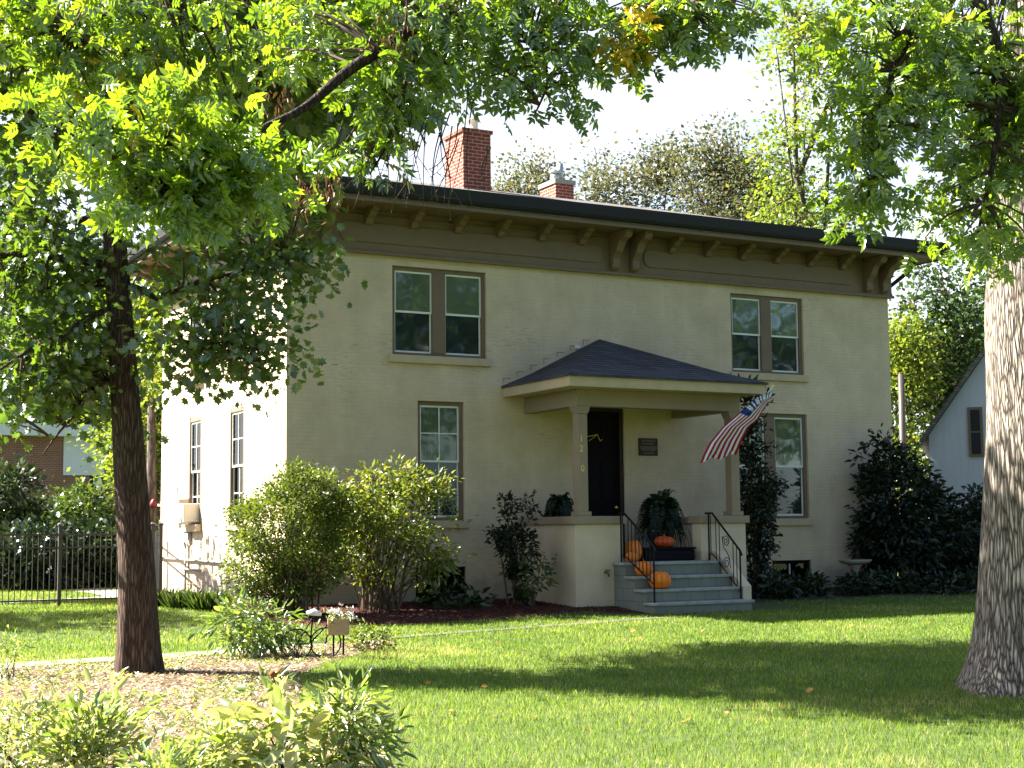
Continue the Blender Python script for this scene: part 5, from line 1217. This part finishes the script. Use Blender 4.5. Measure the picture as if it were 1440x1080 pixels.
hh = (.038 + .030 * g.random(n)) * (1 + .25 * pn)
yd = np.c_[g.normal(size=n) * .38, g.normal(size=n) * .38, np.ones(n)]
dry = (g.random(n) < .05 + .25 * (pn > .30)) * .5
gr = leaf_mesh('grass', M['grass'], None, np.c_[lx, ly, lz - .004], yd, g.normal(size=(n, 3)) * (1, 1, .1), hh, GRASS, np.clip(.42 + .55 * pn + .26 * g.normal(size=n) + dry, 0, 1), .0055 * np.clip(dist / 12, 1, 2.2))
tag(gr, 'short mown lawn grass with lighter and drier patches', 'grass', kind='stuff')
def chips(name, poly, n, seed, mat, size, label, cat, wide=.35, lift=.012, tmpl=DIAM):
    xs, ys = [p[0] for p in poly], [p[1] for p in poly]
    x, y, g = scatter(n, min(xs), max(xs), min(ys), max(ys), seed); k = inside(poly, x, y) & view_xy(x, y); x, y = x[k], y[k]; m_ = len(x)
    a = g.random(m_) * 6.283; yd = np.c_[np.cos(a), np.sin(a), g.normal(size=m_) * .25]; nr = np.c_[g.normal(size=m_) * .35, g.normal(size=m_) * .35, np.ones(m_)]
    s_ = size * (.4 + 1.0 * g.random(m_))
    return tag(leaf_mesh(name, mat, None, np.c_[x, y, gz(x, y) + lift + .012 * g.random(m_)], yd, nr, s_, tmpl, g.random(m_), s_ * wide * 2), label, cat, kind='stuff')
chips('straw_litter', BED, 62000, 611, M['litter'], .06, 'pale straw and leaf litter covering the front bed', 'litter', .22)
chips('bark_mulch', RED, 15000, 612, M['redmulch'], .05, 'red bark mulch under the shrubs before the house', 'mulch', .3)
chips('bark_mulch', SIDEBED, 3000, 613, M['redmulch'], .05, 'red bark mulch along the foot of the side wall', 'mulch', .3)
# weeds in the litter
x, y, g = scatter(5200, min(p[0] for p in BED), max(p[0] for p in BED), min(p[1] for p in BED), max(p[1] for p in BED), 614); k = inside(BED, x, y) & view_xy(x, y) & ~on_path(x, y)
pn = np.array([noise.noise(Vector((a * .9, b_ * .9, 5))) for a, b_ in zip(x, y)]); k &= pn > -.05
x, y = x[k], y[k]; n = len(x); a = g.random((n, 5)) * 6.283
P = np.repeat(np.c_[x, y, gz(x, y) + .015], 5, 0) + g.normal(size=(n * 5, 3)) * (.03, .03, .008); a = a.ravel()
tag(leaf_mesh('weeds', M['peony'], None, P, np.c_[np.cos(a), np.sin(a), .35 + .5 * g.random(n * 5)], np.c_[g.normal(size=n * 5) * .4, g.normal(size=n * 5) * .4, np.ones(n * 5)], .045 * (.6 + .8 * g.random(n * 5)), LANCEW, .3 + .7 * g.random(n * 5)), 'small low weeds coming through the litter of the front bed', 'weeds', kind='stuff')
# fallen leaves on the lawn, one object each
src = None; g = random.Random(77)
pts = [(607, 966), (990, 980), (1134, 982), (1287, 1005), (1068, 936), (1190, 912), (886, 893), (1100, 1000), (1023, 1012), (852, 912), (740, 947), (822, 1032), (1305, 880), (1180, 882), (1250, 880)]
while len(pts) < 27: pts.append((g.uniform(560, 1360), 872 + 190 * g.random() ** 1.4))
for (u, v) in pts:
    p = ground(u, v)
    if src is None:
        src = leaf_mesh('fallen_leaf', M['fallen'], None, [(0, 0, 0)], [(0, 1, .1)], [(0, .2, 1)], .085, LOBED, np.array([.45]))
        tag(src, 'small curled tan or orange leaf lying on the mown lawn', 'leaf', 'fallen leaves on the lawn'); o = src
    else: o = src.copy(); COL.objects.link(o)
    o.location = p + Vector((0, 0, .045)); o.rotation_euler = (g.uniform(-.5, .5), g.uniform(-.5, .5), g.uniform(0, 6.28)); s_ = g.uniform(.6, 1.1); o.scale = (s_, s_, s_)
